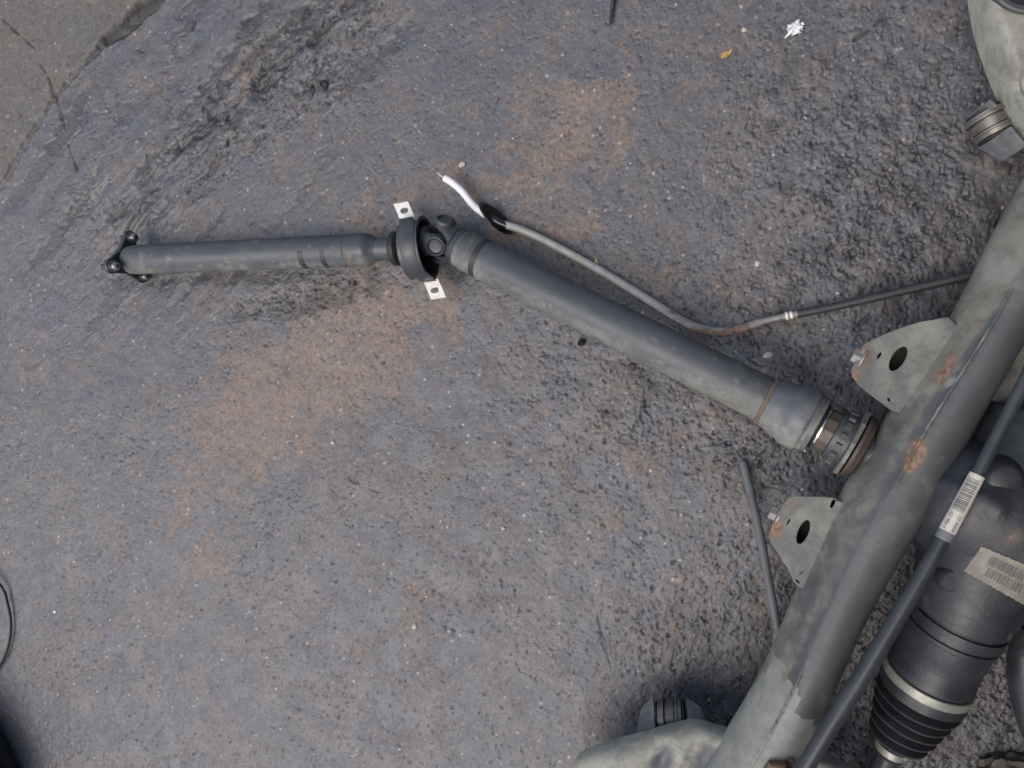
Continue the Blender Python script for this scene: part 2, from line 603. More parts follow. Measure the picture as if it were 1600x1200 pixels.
# oil and wet marks, with shade under the shafts and lower right painted in
oil_shade = np.zeros(GX.shape)
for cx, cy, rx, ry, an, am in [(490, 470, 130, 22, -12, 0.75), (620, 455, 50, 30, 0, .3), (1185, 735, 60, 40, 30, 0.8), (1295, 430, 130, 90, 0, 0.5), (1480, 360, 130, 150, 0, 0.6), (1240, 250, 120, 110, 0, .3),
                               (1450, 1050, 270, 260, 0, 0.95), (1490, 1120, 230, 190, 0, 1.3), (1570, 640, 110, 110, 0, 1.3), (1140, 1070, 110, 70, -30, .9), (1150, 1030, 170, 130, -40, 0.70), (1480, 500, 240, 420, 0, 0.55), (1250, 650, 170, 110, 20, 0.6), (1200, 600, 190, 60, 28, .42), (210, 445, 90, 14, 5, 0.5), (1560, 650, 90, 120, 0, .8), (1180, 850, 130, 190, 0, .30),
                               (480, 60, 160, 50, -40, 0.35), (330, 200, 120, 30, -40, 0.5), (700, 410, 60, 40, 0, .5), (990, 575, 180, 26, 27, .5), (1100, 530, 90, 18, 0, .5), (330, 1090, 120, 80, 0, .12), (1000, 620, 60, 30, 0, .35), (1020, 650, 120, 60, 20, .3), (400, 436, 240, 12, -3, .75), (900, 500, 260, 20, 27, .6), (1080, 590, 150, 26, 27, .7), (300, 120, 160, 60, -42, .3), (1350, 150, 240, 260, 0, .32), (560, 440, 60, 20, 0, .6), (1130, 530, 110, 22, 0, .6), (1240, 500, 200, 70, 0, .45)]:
    oil_shade = np.maximum(oil_shade, am * np_blob(cx, cy, rx, ry, an, 0.6))
# where the surface has broken up
rut = [(640, -60), (570, 10), (500, 60), (430, 120), (370, 170), (310, 215), (250, 270), (190, 330)]
rd = np_seg(rut)
rough = 0.17 + 0.18 * fbm(GX / 0.3, GY / 0.3, 3, 71)
for cx, cy, rx, ry, an, am in [(1370, 300, 240, 330, 0, 0.85), (1150, 950, 210, 260, 0, 0.58), (1180, 700, 130, 90, 0, .9), (460, 120, 210, 90, -42, 0.7), (480, 460, 140, 40, -10, .8), (330, 260, 180, 40, -45, .6),
                               (1240, 520, 280, 110, 20, .6), (990, 640, 260, 120, 20, .55), (1450, 1050, 260, 220, 0, .8), (930, 760, 200, 150, 0, .30)]:
    rough = np.maximum(rough, am * np_blob(cx, cy, rx, ry, an, 0.7))
rough = np.clip(rough * (1 - slab * 0.85), 0.05, 1)
dirt = np.zeros(GX.shape)
# --- relief: a tarry skin, holed where stones have gone
ang = math.atan2(0.72, 0.70)
al, ac = GX * math.cos(ang) + GY * math.sin(ang), -GX * math.sin(ang) + GY * math.cos(ang)
inrut = 1 - sstep(10, 110, rd + wob)
lean = np.clip(inrut + np_blob(250, 250, 330, 190, -42, .6) + np_blob(260, 450, 230, 60, -35, .6), 0, 1)
wx, wy = 0.003 * fbm(GX / 0.03, GY / 0.03, 2, 40), 0.003 * fbm(GX / 0.03, GY / 0.03, 2, 41)
ua, uc = GX + wx, GY + wy
big_ = fbm(GX / 0.16, GY / 0.16, 3, 64)
H = 0.004 * fbm(GX / 0.45, GY / 0.45, 3, 1) + 0.0014 * fbm(GX / 0.07, GY / 0.07, 3, 2)
lump_ = fbm(GX / 0.022, GY / 0.022, 2, 3)
H += (0.0003 + 0.0016 * rough) * lump_
n1 = fbm(ua / 0.015, uc / 0.015, 3, 101, 0.55) * (1 - lean) + lean * fbm((al + wx) / 0.030, (ac + wy) / 0.011, 3, 111, 0.55)
t1 = 0.84 - 0.48 * rough - 0.14 * big_
p1 = np.clip(n1 - t1, 0, 0.35)
n2 = fbm(ua / 0.0075, uc / 0.0075, 2, 131, 0.5) * (1 - lean) + lean * fbm((al + wx) / 0.013, (ac + wy) / 0.0060, 2, 141, 0.5)
t2 = 0.58 - 0.32 * rough - 0.10 * big_
p2 = np.clip(n2 - t2, 0, 0.3)
rl = np.abs(fbm(ua / 0.024, uc / 0.024, 3, 151, 0.55) * (1 - lean) + lean * fbm((al + wx) / 0.05, (ac + wy) / 0.017, 3, 161, 0.55))
gt = sstep(0.10, 0.42, fbm(GX / 0.020, GY / 0.020, 3, 171) + 0.62 * rough + 0.2 * big_ - 0.32)
p3 = (1 - sstep(0.015, 0.085, rl)) * gt
H -= p3 * (0.0018 + 0.0026 * rough)
H -= p1 * 0.0115 * (0.4 + 0.8 * rough) + p2 * 0.0085 * (0.6 + 0.5 * rough)
d1, d2, cid = worley(ua / 0.0052, uc / 0.0052, 3)
H += (0.00030 + 0.00085 * rough) * np.clip(1 - d1 * 1.2, 0, 1) * (0.3 + cid)
dirt += 0.36 * p3 + np.clip(p1 * 1.4, 0, 0.30) + np.clip(p2 * 1.3, 0, 0.24)
streak = fbm(al / 0.10, ac / 0.020, 3, 81)
H += inrut * 0.0036 * streak
rg_ = sstep(-0.25, 0.25, fbm(GX / 0.1, GY / 0.1, 2, 77))
H -= 0.006 * (1 - sstep(3, 20, rd + wob2 * 1.6)) * rg_
dirt += 0.40 * (1 - sstep(2, 12, rd + wob2 * 1.4)) * rg_
H += 0.0016 * streak * np_blob(220, 330, 170, 60, -42, .6) + 0.0012 * streak * np_blob(300, 460, 150, 40, -35, .6)
fan = np_blob(330, 180, 430, 190, -42, .5)
stk = fbm((al + wx * 4) / 0.38, (ac + wy * 5) / 0.055, 4, 401, 0.55)
dirt += fan * 0.50 * sstep(0.10, 0.62, stk)
H -= fan * 0.003 * sstep(0.10, 0.62, stk)
for ln, wd_, am_ in [([(560, -10), (480, 62), (425, 105), (400, 130)], 9, .75), ([(475, 20), (420, 60), (380, 100), (345, 130), (320, 170)], 10, .55), ([(330, 180), (318, 195), (300, 205)], 8, .7),
                     ([(300, 215), (255, 255), (210, 300), (150, 360)], 5, .35), ([(420, 205), (370, 250), (330, 290)], 5, .25), ([(255, 130), (200, 170), (120, 250), (60, 330)], 10, .22)]:
    sd_ = np_seg(ln) + wob * 0.5 + wob2 * 0.7
    m_ = 1 - sstep(wd_ * 0.2, wd_ * 1.5, sd_)
    dirt += am_ * m_
    H -= 0.006 * am_ * m_
# slab step, joint and cracks
H += 0.005 * slab + slab * 0.0007 * fbm(GX / 0.03, GY / 0.03, 3, 19)
jw = np.interp(PY, [0, 60, 75, 110, 300], [11, 9, 4, 3, 3])
jg = 1 - sstep(0.5, 1.5, (jd + wob2 * 0.45) / jw)
H -= jg * np.interp(PY, [0, 60, 90, 300], [0.016, 0.012, 0.004, 0.003])
dirt += jg * np.interp(PY, [0, 65, 85, 300], [1.1, 1.0, 0.45, 0.38])
j2 = np_seg([(300, -20), (255, 55), (180, 105), (120, 165), (70, 235)])
dirt += 0.22 * (1 - sstep(2, 16, j2 + wob2))
for crack, wd, dp in [([(-10, 15), (22, 45), (40, 62), (56, 76), (62, 98), (75, 118), (84, 145), (92, 172), (104, 225), (112, 248), (128, 290)], 1.8, 0.7),
                      ([(300, 8), (305, 20), (298, 45)], 3.0, .5), ([(1060, 500), (1100, 470), (1140, 440), (1160, 425)], 2, .5),
                      ([(1335, 60), (1365, 40), (1385, 22), (1420, 5)], 2, .7), ([(1170, 180), (1182, 165), (1190, 130)], 2, .6), ([(780, 150), (772, 170), (770, 195)], 2, .8),
                      ([(925, 935), (935, 970), (945, 1010), (955, 1045)], 2, .4), ([(545, 745), (565, 760), (590, 770)], 2, .5), ([(1020, 600), (1010, 635), (1020, 655)], 5, .6)]:
    cd = np_seg(crack) + wob2 * 0.5 + 1.3 * sstep(0, 0.5, fbm(GX / 0.03, GY / 0.03, 2, 301))
    cg = 1 - sstep(wd * 0.3, wd * 1.1, cd)
    H -= cg * 0.0035 * dp
    dirt += cg * dp
fall = sstep(0, 0.3, np.minimum(np.minimum(GX + 2.2, 1.2 - GX), np.minimum(GY + 1.5, 1.5 - GY)))
H *= fall
H -= H.max() * 0 + 0.004 * fall
dirt = np.clip(dirt, 0, 1)


def lerp3(c, col3, f):
    f = np.clip(f, 0, 1)[..., None]
    return c * (1 - f) + np.array(col3) * f


f1 = fbm(GX / 0.11, GY / 0.11, 5, 201, 0.55)
C = lerp3(np.zeros(GX.shape + (3,)) + np.array(GB), GG, sstep(-0.35, 0.4, f1))
fp = fbm(GX / 0.055, GY / 0.055, 5, 221, 0.62)
fq = fbm(GX / 0.30, GY / 0.30, 3, 231)
fn = fbm(GX / 0.013, GY / 0.013, 3, 241, 0.6)
pk = sstep(-0.15, 0.85, 0.28 * fn + fp * 0.62 + 0.30 * fq + 1.25 * brown - 0.24)
pk = pk * (1 - 0.65 * np_blob(170, 900, 380, 400, 0, .6) * (1 - brown))
C = lerp3(C, GP, pk * 0.80)
C = lerp3(C, GN, sstep(0.25, 1.25, (fp * 0.75 + 0.38 * fn) * (0.35 + 0.65 * np.clip(brown * 2.5, 0, 1)) + brown * 1.2) * 0.95)
C = lerp3(C, GS, sstep(0.3, 0.7, slab + 0.25 * fp) * (0.8 + 0.2 * f1))
# stones of the mix
C *= (0.84 + 0.32 * cid)[..., None]
d1c, _, cid2 = worley(GX / 0.0085, GY / 0.0085, 37)
stn_ = 1 - sstep(0.25, 0.48, d1c)
C = lerp3(C, (0.27, 0.195, 0.155), stn_ * sstep(0.80, 0.83, cid2) * (0.12 + 0.32 * sstep(-0.2, 0.4, fp)))
C = lerp3(C, (0.075, 0.078, 0.090), stn_ * (1 - sstep(0.12, 0.15, cid2)) * 0.6)
C = lerp3(C, (0.50, 0.46, 0.40), (1 - sstep(0.16, 0.36, d1c)) * sstep(0.990, 0.992, cid2) * 0.6)
d1e, _, cid3 = worley(GX / 0.0055, GY / 0.0055, 47)
C = lerp3(C, (0.42, 0.40, 0.36), (1 - sstep(0.2, 0.42, d1e)) * sstep(0.9945, 0.996, cid3) * 0.65)
om = sstep(0.25, 0.8, oil_shade + 0.45 * fbm(GX / 0.04, GY / 0.04, 4, 251))
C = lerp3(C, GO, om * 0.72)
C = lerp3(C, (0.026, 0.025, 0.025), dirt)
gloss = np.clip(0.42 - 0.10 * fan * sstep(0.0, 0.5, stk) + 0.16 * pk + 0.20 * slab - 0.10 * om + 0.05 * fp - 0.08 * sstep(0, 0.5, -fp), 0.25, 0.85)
ny, nx = GX.shape
me = bpy.data.meshes.new('ground')
nv = nx * ny
me.vertices.add(nv)
me.vertices.foreach_set('co', np.stack([GX, GY, H], -1).reshape(-1).astype(np.float32))
idx = np.arange(nv).reshape(ny, nx)
quads = np.stack([idx[:-1, :-1], idx[:-1, 1:], idx[1:, 1:], idx[1:, :-1]], -1).reshape(-1)
nq = len(quads) // 4
me.loops.add(nq * 4)
me.loops.foreach_set('vertex_index', quads.astype(np.int32))
me.polygons.add(nq)
me.polygons.foreach_set('loop_start', np.arange(0, nq * 4, 4, dtype=np.int32))
me.polygons.foreach_set('use_smooth', np.ones(nq, dtype=bool))
me.update()
a_ = me.attributes.new('gloss', 'FLOAT', 'POINT')
a_.data.foreach_set('value', gloss.reshape(-1).astype(np.float32))
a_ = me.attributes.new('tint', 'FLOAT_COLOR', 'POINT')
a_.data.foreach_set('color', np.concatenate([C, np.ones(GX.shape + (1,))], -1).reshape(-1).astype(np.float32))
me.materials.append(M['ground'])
ground = bpy.data.objects.new('ground', me)
col.objects.link(ground)
tag(ground, 'worn oily grey asphalt with brown bare patches', None, None, 'structure')


def gz(x, y):
    i = min(int(np.searchsorted(gx, x)), len(gx) - 1)
    j = min(int(np.searchsorted(gy, y)), len(gy) - 1)
    return float(H[j, i])


# unseen wall added out of the picture on the right to shade that side
wall = MB()
for i in range(14):
    wall.box(V((1.12 + (0.006 if i % 2 else 0.0), 0, 0.10 + i * 0.2)), V((1, 0, 0)), V((0, 1, 0)), V((0, 0, 1)), 0.09, 2.2, 0.0985, 0.006)
wall = wall.build('shade_wall', mottled('shade_wall_block', (0.06, 0.058, 0.055), (0.085, 0.08, 0.075), 0.9, 8, 0, 0.3))
tag(wall, 'added dark block wall out of view, shading the right side', None, None, 'structure')

# unseen board roof added above and outside the picture to darken the lower right
roof = MB()
for i in range(11):
    roof.box(V((0.93, -2.40 + i * 0.2, 2.30)), V((0.995, 0, 0.1)), V((0, 1, 0)), V((-0.1, 0, 0.995)), 0.50, 0.098, 0.012, 0.004)
roof = roof.build('shade_roof', mottled('shade_roof_board', (0.06, 0.055, 0.05), (0.08, 0.075, 0.07), 0.9, 8, 0, 0.3))
tag(roof, 'added dark board roof out of view, shading the lower right', None, None, 'structure')

# ------------------------------------------------------------------ drive shaft
ZUP = V((0, 0, 1))
FA, FB = at(196, 406.5, 0.044), at(650, 387, 0.066)
RA, RB = at(700, 378.0, 0.066), at(1337, 695, 0.14)
fd, rdv = (FB - FA).normalized(), (RB - RA).normalized()


def ft(px):
    return (axis_pt(FA, FB, px) - FA).dot(fd)


def rt(px):
    return (axis_pt(RA, RB, px) - RA).dot(rdv)


shaft = thing('drive_shaft', 'grey two-piece steel drive shaft with centre bearing lying across the asphalt', 'drive shaft', (FA.x, FA.y, 0))


def prof_px(tf, lst):
    return [(tf(p), r) for p, r in lst]


def densify(prof, step=0.008):
    out = [prof[0]]
    for (t0, r0), (t1, r1) in zip(prof[:-1], prof[1:]):
        n = max(1, int(abs(t1 - t0) / step))
        for i in range(1, n + 1):
            out.append((t0 + (t1 - t0) * i / n, r0 + (r1 - r0) * i / n))
    return out


TR = 0.0298
ftube = MB().lathe(FA, fd, densify(prof_px(ft, [(203, 0.024), (205, 0.0285), (213, 0.0295), (214.5, 0.0288), (216, TR), (462, TR), (463, TR + .0003), (545, TR + .0003), (546, 0.0292), (548, 0.0308), (572, 0.0312), (578, 0.0295), (586, 0.0225), (590, 0.0208)]), 0.0035), 96).build('front_tube', M['shaft'], shaft)
_rs = random.Random(41)
scf = [(_rs.uniform(230, 530), _rs.uniform(374, 420), _rs.uniform(1.5, 5), _rs.uniform(1.2, 3)) for _ in range(26)] + [(293, 386, 4, 3), (340, 380, 6, 2), (397, 377, 8, 2.5), (380, 403, 7, 4), (236, 398, 3, 3)]
scr = [(_rs.uniform(780, 1190), _rs.uniform(-30, 30), _rs.uniform(2, 7), _rs.uniform(1.5, 3.5)) for _ in range(40)]
paint(ftube, 'dust', lambda p, x, y: sum(0.5 * blob(x, y, *q) for q in scf) + 0.55 * blob(x, y, 262, 405, 7, 14) + 0.35 * blob(x, y, 220, 405, 8, 25) + max(0, min(0.42, (y - (412 - .042 * (x - 225))) / 30)) + .25 * blob(x, y, 465, 395, 4, 30))
paint(ftube, 'rust', lambda p, x, y: 0.50 if abs(x - 546) < 2.2 and y > 392 else 0)
for (a, b) in ((477, 485), (511, 518)):
    o = MB().lathe(FA, fd, [(ft(a), TR + .0004), (ft(a) + .0003, TR + .0008), (ft(b) - .0003, TR + .0008), (ft(b), TR + .0004)], 64,
                   rfun=lambda t, r, an: r - (0.0022 if 0.25 < math.sin(an * 1.0 + 0.6) * 0.5 + 0.5 < 0.80 else 0)).build('paint_band', M['shaft_band'], shaft)
neck = MB().lathe(FA, fd, prof_px(ft, [(588, 0.0205), (592, 0.0198), (618, 0.0198), (640, 0.018)]), 48).build('neck', M['shaft'], shaft)
dshield = MB().lathe(FA, fd, prof_px(ft, [(614, 0.021), (615, 0.030), (617, 0.0315), (623, 0.0315), (626, 0.0290), (630, .022)]), 56).build('dust_seal', M['black'], shaft)

# three-armed front flange
fu = (ZUP - fd * ZUP.dot(fd)).normalized()
fs = fd.cross(fu).normalized()                  # towards the viewer's picture bottom or top
fo = FA + fd * (ft(199))


def arm_outline(n=3, rb=0.047, rl=0.0135, rc=0.027):
    pts = []
    for k in range(n):
        a0 = R(66) + 2 * math.pi * k / n
        c = V((math.cos(a0), math.sin(a0))) * rb
        for q in range(-8, 9):
            a = a0 + q * R(98) / 8
            pts.append(c + V((math.cos(a), math.sin(a))) * rl)
        am = a0 + math.pi / n
        pts.append(V((math.cos(am), math.sin(am))) * rc)
    return pts


fl2 = arm_outline()
fl3 = [fo + fs * p.x + fu * p.y for p in fl2]
me = plate_mesh('front_flange', fl3, [], fo, fs, fu, 0.009, 0.0015)
flange = link('front_flange', me, M['flange'], shaft)
o = MB().lathe(fo - fd * 0.012, fd, [(0, 0.018), (0, 0.026), (0.004, 0.0275), (0.012, 0.0275), (0.022, 0.0255), (0.03, 0.0255)], 48).build('hub', M['shaft'], shaft)
for k in range(3):
    a0 = R(66) + 2 * math.pi * k / 3
    c = fo + (fs * math.cos(a0) + fu * math.sin(a0)) * 0.047
    b = MB().lathe(c + fd * 0.004, fd, [(0, 0.0125), (0.002, 0.0125), (0.0022, 0.0105), (0.004, 0.0105)], 24)
    b.lathe(c + fd * 0.008, fd, [(0, 0.0088), (0.007, 0.0088), (0.0095, 0.007), (0.0098, 0.0035), (0.006, 0.0030)], 12, up=fs)
    b.build('bolt', M['bolt'], flange)
    MB().lathe(c - fd * 0.020, fd, [(0, 0.005), (0, 0.0062), (0.016, 0.0062)], 16).build('bolt_shank', M['flange'], flange)

# rear tube with stepped joint end
r0 = 0.0355
rtube = MB().lathe(RA, rdv, densify(prof_px(rt, [(719, 0.030), (721, 0.0335), (727, 0.0338), (729, 0.0322), (730, 0.0348), (760, r0), (1196, r0), (1198, r0 - .0015)]), 0.0035), 96).build('rear_tube', M['shaft'], shaft)
paint(rtube, 'dust', lambda p, x, y: sum(0.42 * blob(x, y, q[0], 408 + .507 * (q[0] - 760) + q[1], q[2], q[3], 27) for q in scr) + max(0, min(0.45, (y - (408 + .507 * (x - 760) + 6)) / 40)) + (0.18 if x < 750 else 0) + 0.22 * max(0, min(1, (x - 1080) / 60)))
paint(rtube, 'rust', lambda p, x, y: 0.40 if abs((x - 729) + 0.55 * (y - 392)) < 2.5 and x < 760 else 0.5 * blob(x, y, 1188, 660, 8, 5, 30) + 0.38 * blob(x, y, 1186, 600, 9, 6, 30))
o = MB().lathe(RA, rdv, [(rt(749), r0 - .0004), (rt(749.5), r0 + .0004), (rt(757), r0 + .0004), (rt(757.5), r0 - .0004)], 72).build('paint_band', M['shaft_band'], shaft)
o = MB().lathe(RA, rdv, densify(prof_px(rt, [(1195, r0 - .001), (1196.5, 0.0378), (1199, 0.0388), (1202, 0.0385), (1204, 0.037)]), .002), 72,
               rfun=lambda t, r, a: r + 0.0006 * math.sin(a * 37) + .0003 * math.sin(a * 61 + 1)).build('weld_bead', M['weld'], shaft)
bell = MB().lathe(RA, rdv, densify(prof_px(rt, [(1201, 0.036), (1203, 0.0395), (1212, 0.0415), (1222, 0.0425), (1229, 0.0440), (1236, 0.0485), (1241, 0.0500), (1258, 0.0500), (1262, 0.0490), (1264, 0.0465), (1266, 0.0455), (1270, 0.0455)]), .004), 72, cap1=False).build('end_bell', M['bell'], shaft)
paint(bell, 'dust', lambda p, x, y: max(0, min(0.5, (y - (408 + .507 * (x - 760) + 4)) / 50)))
paint(bell, 'rust', lambda p, x, y: 0.42 * blob(x, y, 1245, 618, 12, 5, -20) + 0.42 * blob(x, y, 1212, 690, 10, 6))
ring = MB().lathe(RA, rdv, prof_px(rt, [(1268, 0.040), (1267, 0.0440), (1276, 0.0440), (1277, 0.0425), (1277, 0.0385), (1268, 0.0380)]), 72, cap0=False, cap1=False).build('rim_ring', M['discsteel'], shaft)
o = MB().lathe(RA, rdv, prof_px(rt, [(1269, 0.0395), (1272, 0.0385), (1281, 0.0350), (1282, 0.030)]), 56).build('rubber_seal', M['black'], shaft)
o = MB().lathe(RA, rdv, prof_px(rt, [(1281, 0.0345), (1282, 0.0362), (1284.5, 0.0362), (1285.5, 0.0345)]), 56).build('bright_ring', M['chrome'], shaft)
o = MB().lathe(RA, rdv, prof_px(rt, [(1284, 0.030), (1285, 0.0335), (1303, 0.0335), (1304, 0.030)]), 12).build('faceted_collar', M['brownsteel'], shaft, True, 20)
paint(o, 'rust', lambda p, x, y: 0.6 * blob(x, y, 1283, 690, 14))
o = MB().lathe(RA, rdv, prof_px(rt, [(1301, 0.034), (1302.5, 0.0385), (1309, 0.0385), (1311, 0.034)]), 48).build('lock_ring', M['cast'], shaft)


# universal joint
def perp(d):
    h = V((-d.y, d.x, 0)).normalized()          # points to the picture's upper side
    return h, d.cross(h).normalized() * (1 if d.cross(h).z > 0 else -1)


jc = axis_pt(RA, RB, 692)
hR, vR = perp(rdv)
hF, vF = perp(fd)
dR = hR * math.sin(R(57)) + vR * math.cos(R(57))
dF = -hF * math.sin(R(28)) + vF * math.cos(R(28))
jointp = MB()


def yoke(mb, base, d, dcap, center, wbase, rcap=0.0195, off=0.0350, thick=0.013):
    """two ears reaching from a collar to the cross, d from collar to the cross"""
    L = (center - base).dot(d)
    s = d.cross(dcap).normalized()
    for sg in (1, -1):
        rows = []
        for i in range(11):
            t = L * i / 8.0
            q = i / 8.0
            if i <= 8:
                hw = wbase + (rcap - wbase) * (q ** 0.7)
                if q > 0.75:
                    hw = rcap
                lift = off - 0.005 + 0.005 * min(1, q * 1.4)
            else:
                u_ = (i - 8) / 2.0
                t = L + rcap * math.sin(u_ * 1.35)
                hw = max(0.003, rcap * math.cos(u_ * 1.35))
                lift = off
            th = thick * (1.35 - 0.35 * q)
            ring_ = []
            for k in range(16):
                a = 2 * math.pi * k / 16
                ca, sa = math.cos(a), math.sin(a)
                sx = math.copysign(abs(ca) ** 0.6, ca) * hw
                sy = math.copysign(abs(sa) ** 0.6, sa) * th * 0.5
                bend = -sx * sx / 0.074 * (1 - 0.55 * min(1, q))
                ring_.append(base + d * t + s * sx + dcap * sg * (lift - 0.004 + sy + bend))
            rows.append(ring_)
        mb.rings(rows)


yb = axis_pt(RA, RB, 714)
ym = MB()
yoke(ym, yb, -rdv, dR, jc, 0.031)
ym.lathe(RA, rdv, prof_px(rt, [(708, 0.020), (709, 0.0285), (713, 0.0325), (717, 0.0340), (721, 0.0345), (722, 0.0335)]), 56)
yoke_r = ym.build('rear_yoke', M['cast'], shaft, ang=40)
ym = MB()
fyb = jc - fd * 0.030
yoke(ym, fyb, fd, dF, jc, 0.024)
ym.lathe(fyb - fd * 0.022, fd, [(0, 0.019), (0.006, 0.024), (0.018, 0.026), (0.024, 0.024), (0.028, 0.015)], 48)
yoke_f = ym.build('front_yoke', M['cast'], shaft, ang=40)
cross = MB()
cross.tube([jc - dR * 0.03, jc + dR * 0.03], 0.0105, 20)
cross.tube([jc - dF * 0.03, jc + dF * 0.03], 0.0105, 20)
cross.build('joint_cross', M['cap'], shaft)
for dc in (dR, -dR, dF, -dF):
    c = jc + dc * 0.0372
    o = MB().lathe(c, dc, [(-0.008, 0.0130), (0.0016, 0.0130), (0.0022, 0.0122), (0.0014, 0.0108), (0.0016, 0.003)], 32).build('bearing_cap', M['strap'], shaft)
    o = MB().lathe(c, dc, [(-0.001, 0.0140), (0.0030, 0.0142), (0.0042, 0.0155), (0.0034, 0.0175), (-0.002, 0.0188)], 32, cap0=False, cap1=False).build('cap_rim', M['cast'], o)

# centre bearing in its strap
tA, tB = at(629, 332.5, 0.050), at(680, 451, 0.050)
q_ = at(682, 432, 0.066) - at(672, 340, 0.066)
hb = V((q_.x, q_.y, 0)).normalized()
nb_ = V((-hb.y, hb.x, 0))
if nb_.x < 0:
    nb_ = -nb_
halfw = (tB - tA).dot(hb) / 2
SK = (tB - tA).dot(nb_) / (tB - tA).dot(hb)      # the strap runs skewed across the shaft
cb = (tA + tB) / 2 + nb_ * 0.004
cb.z = 0.066
cR = at(669, 387, 0.064) - nb_ * 0.040
bring = MB().lathe(cR, nb_, [(0, 0.046), (0, 0.052), (0.034, 0.052), (0.036, 0.0570), (0.040, 0.0575), (0.040, 0.0510), (0.002, 0.0465)], 72, cap0=False, cap1=False)
bring = bring.build('bearing_housing', M['strap'], shaft)
boot = MB().lathe(cR, nb_, [(0.036, 0.0515), (0.024, 0.0460), (0.012, 0.044), (0.006, 0.040), (0.012, 0.035), (0.010, 0.029), (0.004, 0.024), (0.002, 0.018)], 72, cap0=False, cap1=True).build('rubber_diaphragm', M['black'], shaft)
boot2 = MB().lathe(cR, nb_, [(0.0, 0.0475), (0.002, 0.044), (0.006, 0.036), (-0.004, 0.029), (-0.006, 0.02)], 72, cap0=False, cap1=True).build('rubber_diaphragm', M['black'], shaft)
# strap: band over the housing, legs and feet
RS = 0.0560
sp = []
foot_in = RS + 0.002
foot_out, zf = 2 * halfw - foot_in + 0.002, 0.050
sp.append((-foot_in - 0.0015, zf))
sp.append((-foot_in + 0.003, zf + 0.002))
sp.append((-RS - 0.0005, zf + 0.008))
for i in range(33):
    a = math.pi - math.pi * i / 32
    sp.append((math.cos(a) * RS, 0.064 + math.sin(a) * RS))
sp.append((RS + 0.0005, zf + 0.008))
sp.append((foot_in - 0.003, zf + 0.002))
sp.append((foot_in + 0.0015, zf))
rows = []


def strap_off(h, z):
    """sideways set of the strap: straight over the crown, swept towards the lower foot"""
    p = V((cb.x, cb.y, 0)) + hb * h + ZUP * z
    x, y = proj(p)
    want = np.interp(y, [330, 346, 375, 397, 423, 437, 442, 455], [631, 636, 635.5, 638, 650, 667, 675, 681])
    return float(want - x) * (p - CO).dot(CF) / FPX


for i, (h, z) in enumerate(sp):
    h0, z0 = sp[max(i - 1, 0)]
    h1, z1 = sp[min(i + 1, len(sp) - 1)]
    tl = math.hypot(h1 - h0, z1 - z0)
    nh, nz = -(z1 - z0) / tl, (h1 - h0) / tl
    hwid = 0.0140
    row = []
    for (s_, o_) in ((-1, 0.0015), (-0.86, 0.0024), (0.86, 0.0024), (1, 0.0015), (1, -0.0012), (-1, -0.0012)):
        row.append(V((cb.x, cb.y, 0)) + hb * (h + nh * o_) + ZUP * (z + nz * o_) + nb_ * (s_ * hwid + strap_off(h, z)))
    rows.append(row)
strap = MB().rings(rows).build('bearing_strap', M['strap'], shaft)
for sg in (-1, 1):
    hm = sg * (foot_in + foot_out) / 2
    o2 = V((cb.x, cb.y, zf)) + hb * hm + nb_ * strap_off(hm, zf)
    L2 = (foot_out - foot_in) / 2
    outl = [o2 + hb * a * L2 + nb_ * (b * 0.0142 + SK * a * L2) for a, b in ((-1, -1), (-1, 1), (.96, 1), (1, .9), (1, -.9), (.96, -1))]
    sl = [o2 + hb * (0.002 * sg) + nb_ * (0.0062 * math.cos(t) + (0.0020 if math.cos(t) > 0 else -0.0020)) + hb * 0.0058 * math.sin(t) for t in [2 * math.pi * i / 28 for i in range(28)]]
    me = plate_mesh('strap_foot', outl, [sl], o2, hb, nb_, 0.0035, 0.0005)
    link('strap_foot', me, M['bare'], strap)

# ------------------------------------------------------------------ subframe
frame = thing('rear_subframe', 'dusty grey steel axle subframe with rust spots along the right side', 'subframe', tuple(at(1400, 740, 0)))
ZL, ZR, ZC, HH = 0.125, 0.185, 0.165, 0.056
stn = [((1730, 60), (1850, 140)), ((1665, 165), (1790, 240)), ((1600, 275), (1733, 345)), ((1545, 372), (1672, 440)), ((1480, 500), (1597, 556)), ((1392, 634), (1520, 694)),
       ((1345, 712), (1476, 782)), ((1300, 792), (1425, 860)), ((1247, 910), (1365, 964)), ((1205, 1008), (1318, 1066)), ((1166, 1084), (1288, 1132)), ((1126, 1150), (1255, 1196)), ((1080, 1225), (1215, 1275))]
Ls = cr_path([at(*a, ZL) for a, b in stn], 0.3)
Lw = [at(*a, ZL) for a, b in stn]
Rw = [at(*b, ZR) for a, b in stn]


def cr_n(pts, n):
    P = [pts[0] * 2 - pts[1]] + list(pts) + [pts[-1] * 2 - pts[-2]]
    out = []
    for k in range(n + 1):
        f = k / n * (len(pts) - 1)
        i = min(int(f), len(pts) - 2)
        t = f - i
        a, b, c, d = P[i], P[i + 1], P[i + 2], P[i + 3]
        out.append(0.5 * ((2 * b) + (c - a) * t + (2 * a - 5 * b + 4 * c - d) * t * t + (3 * b - a - 3 * c + d) * t ** 3))
    return out


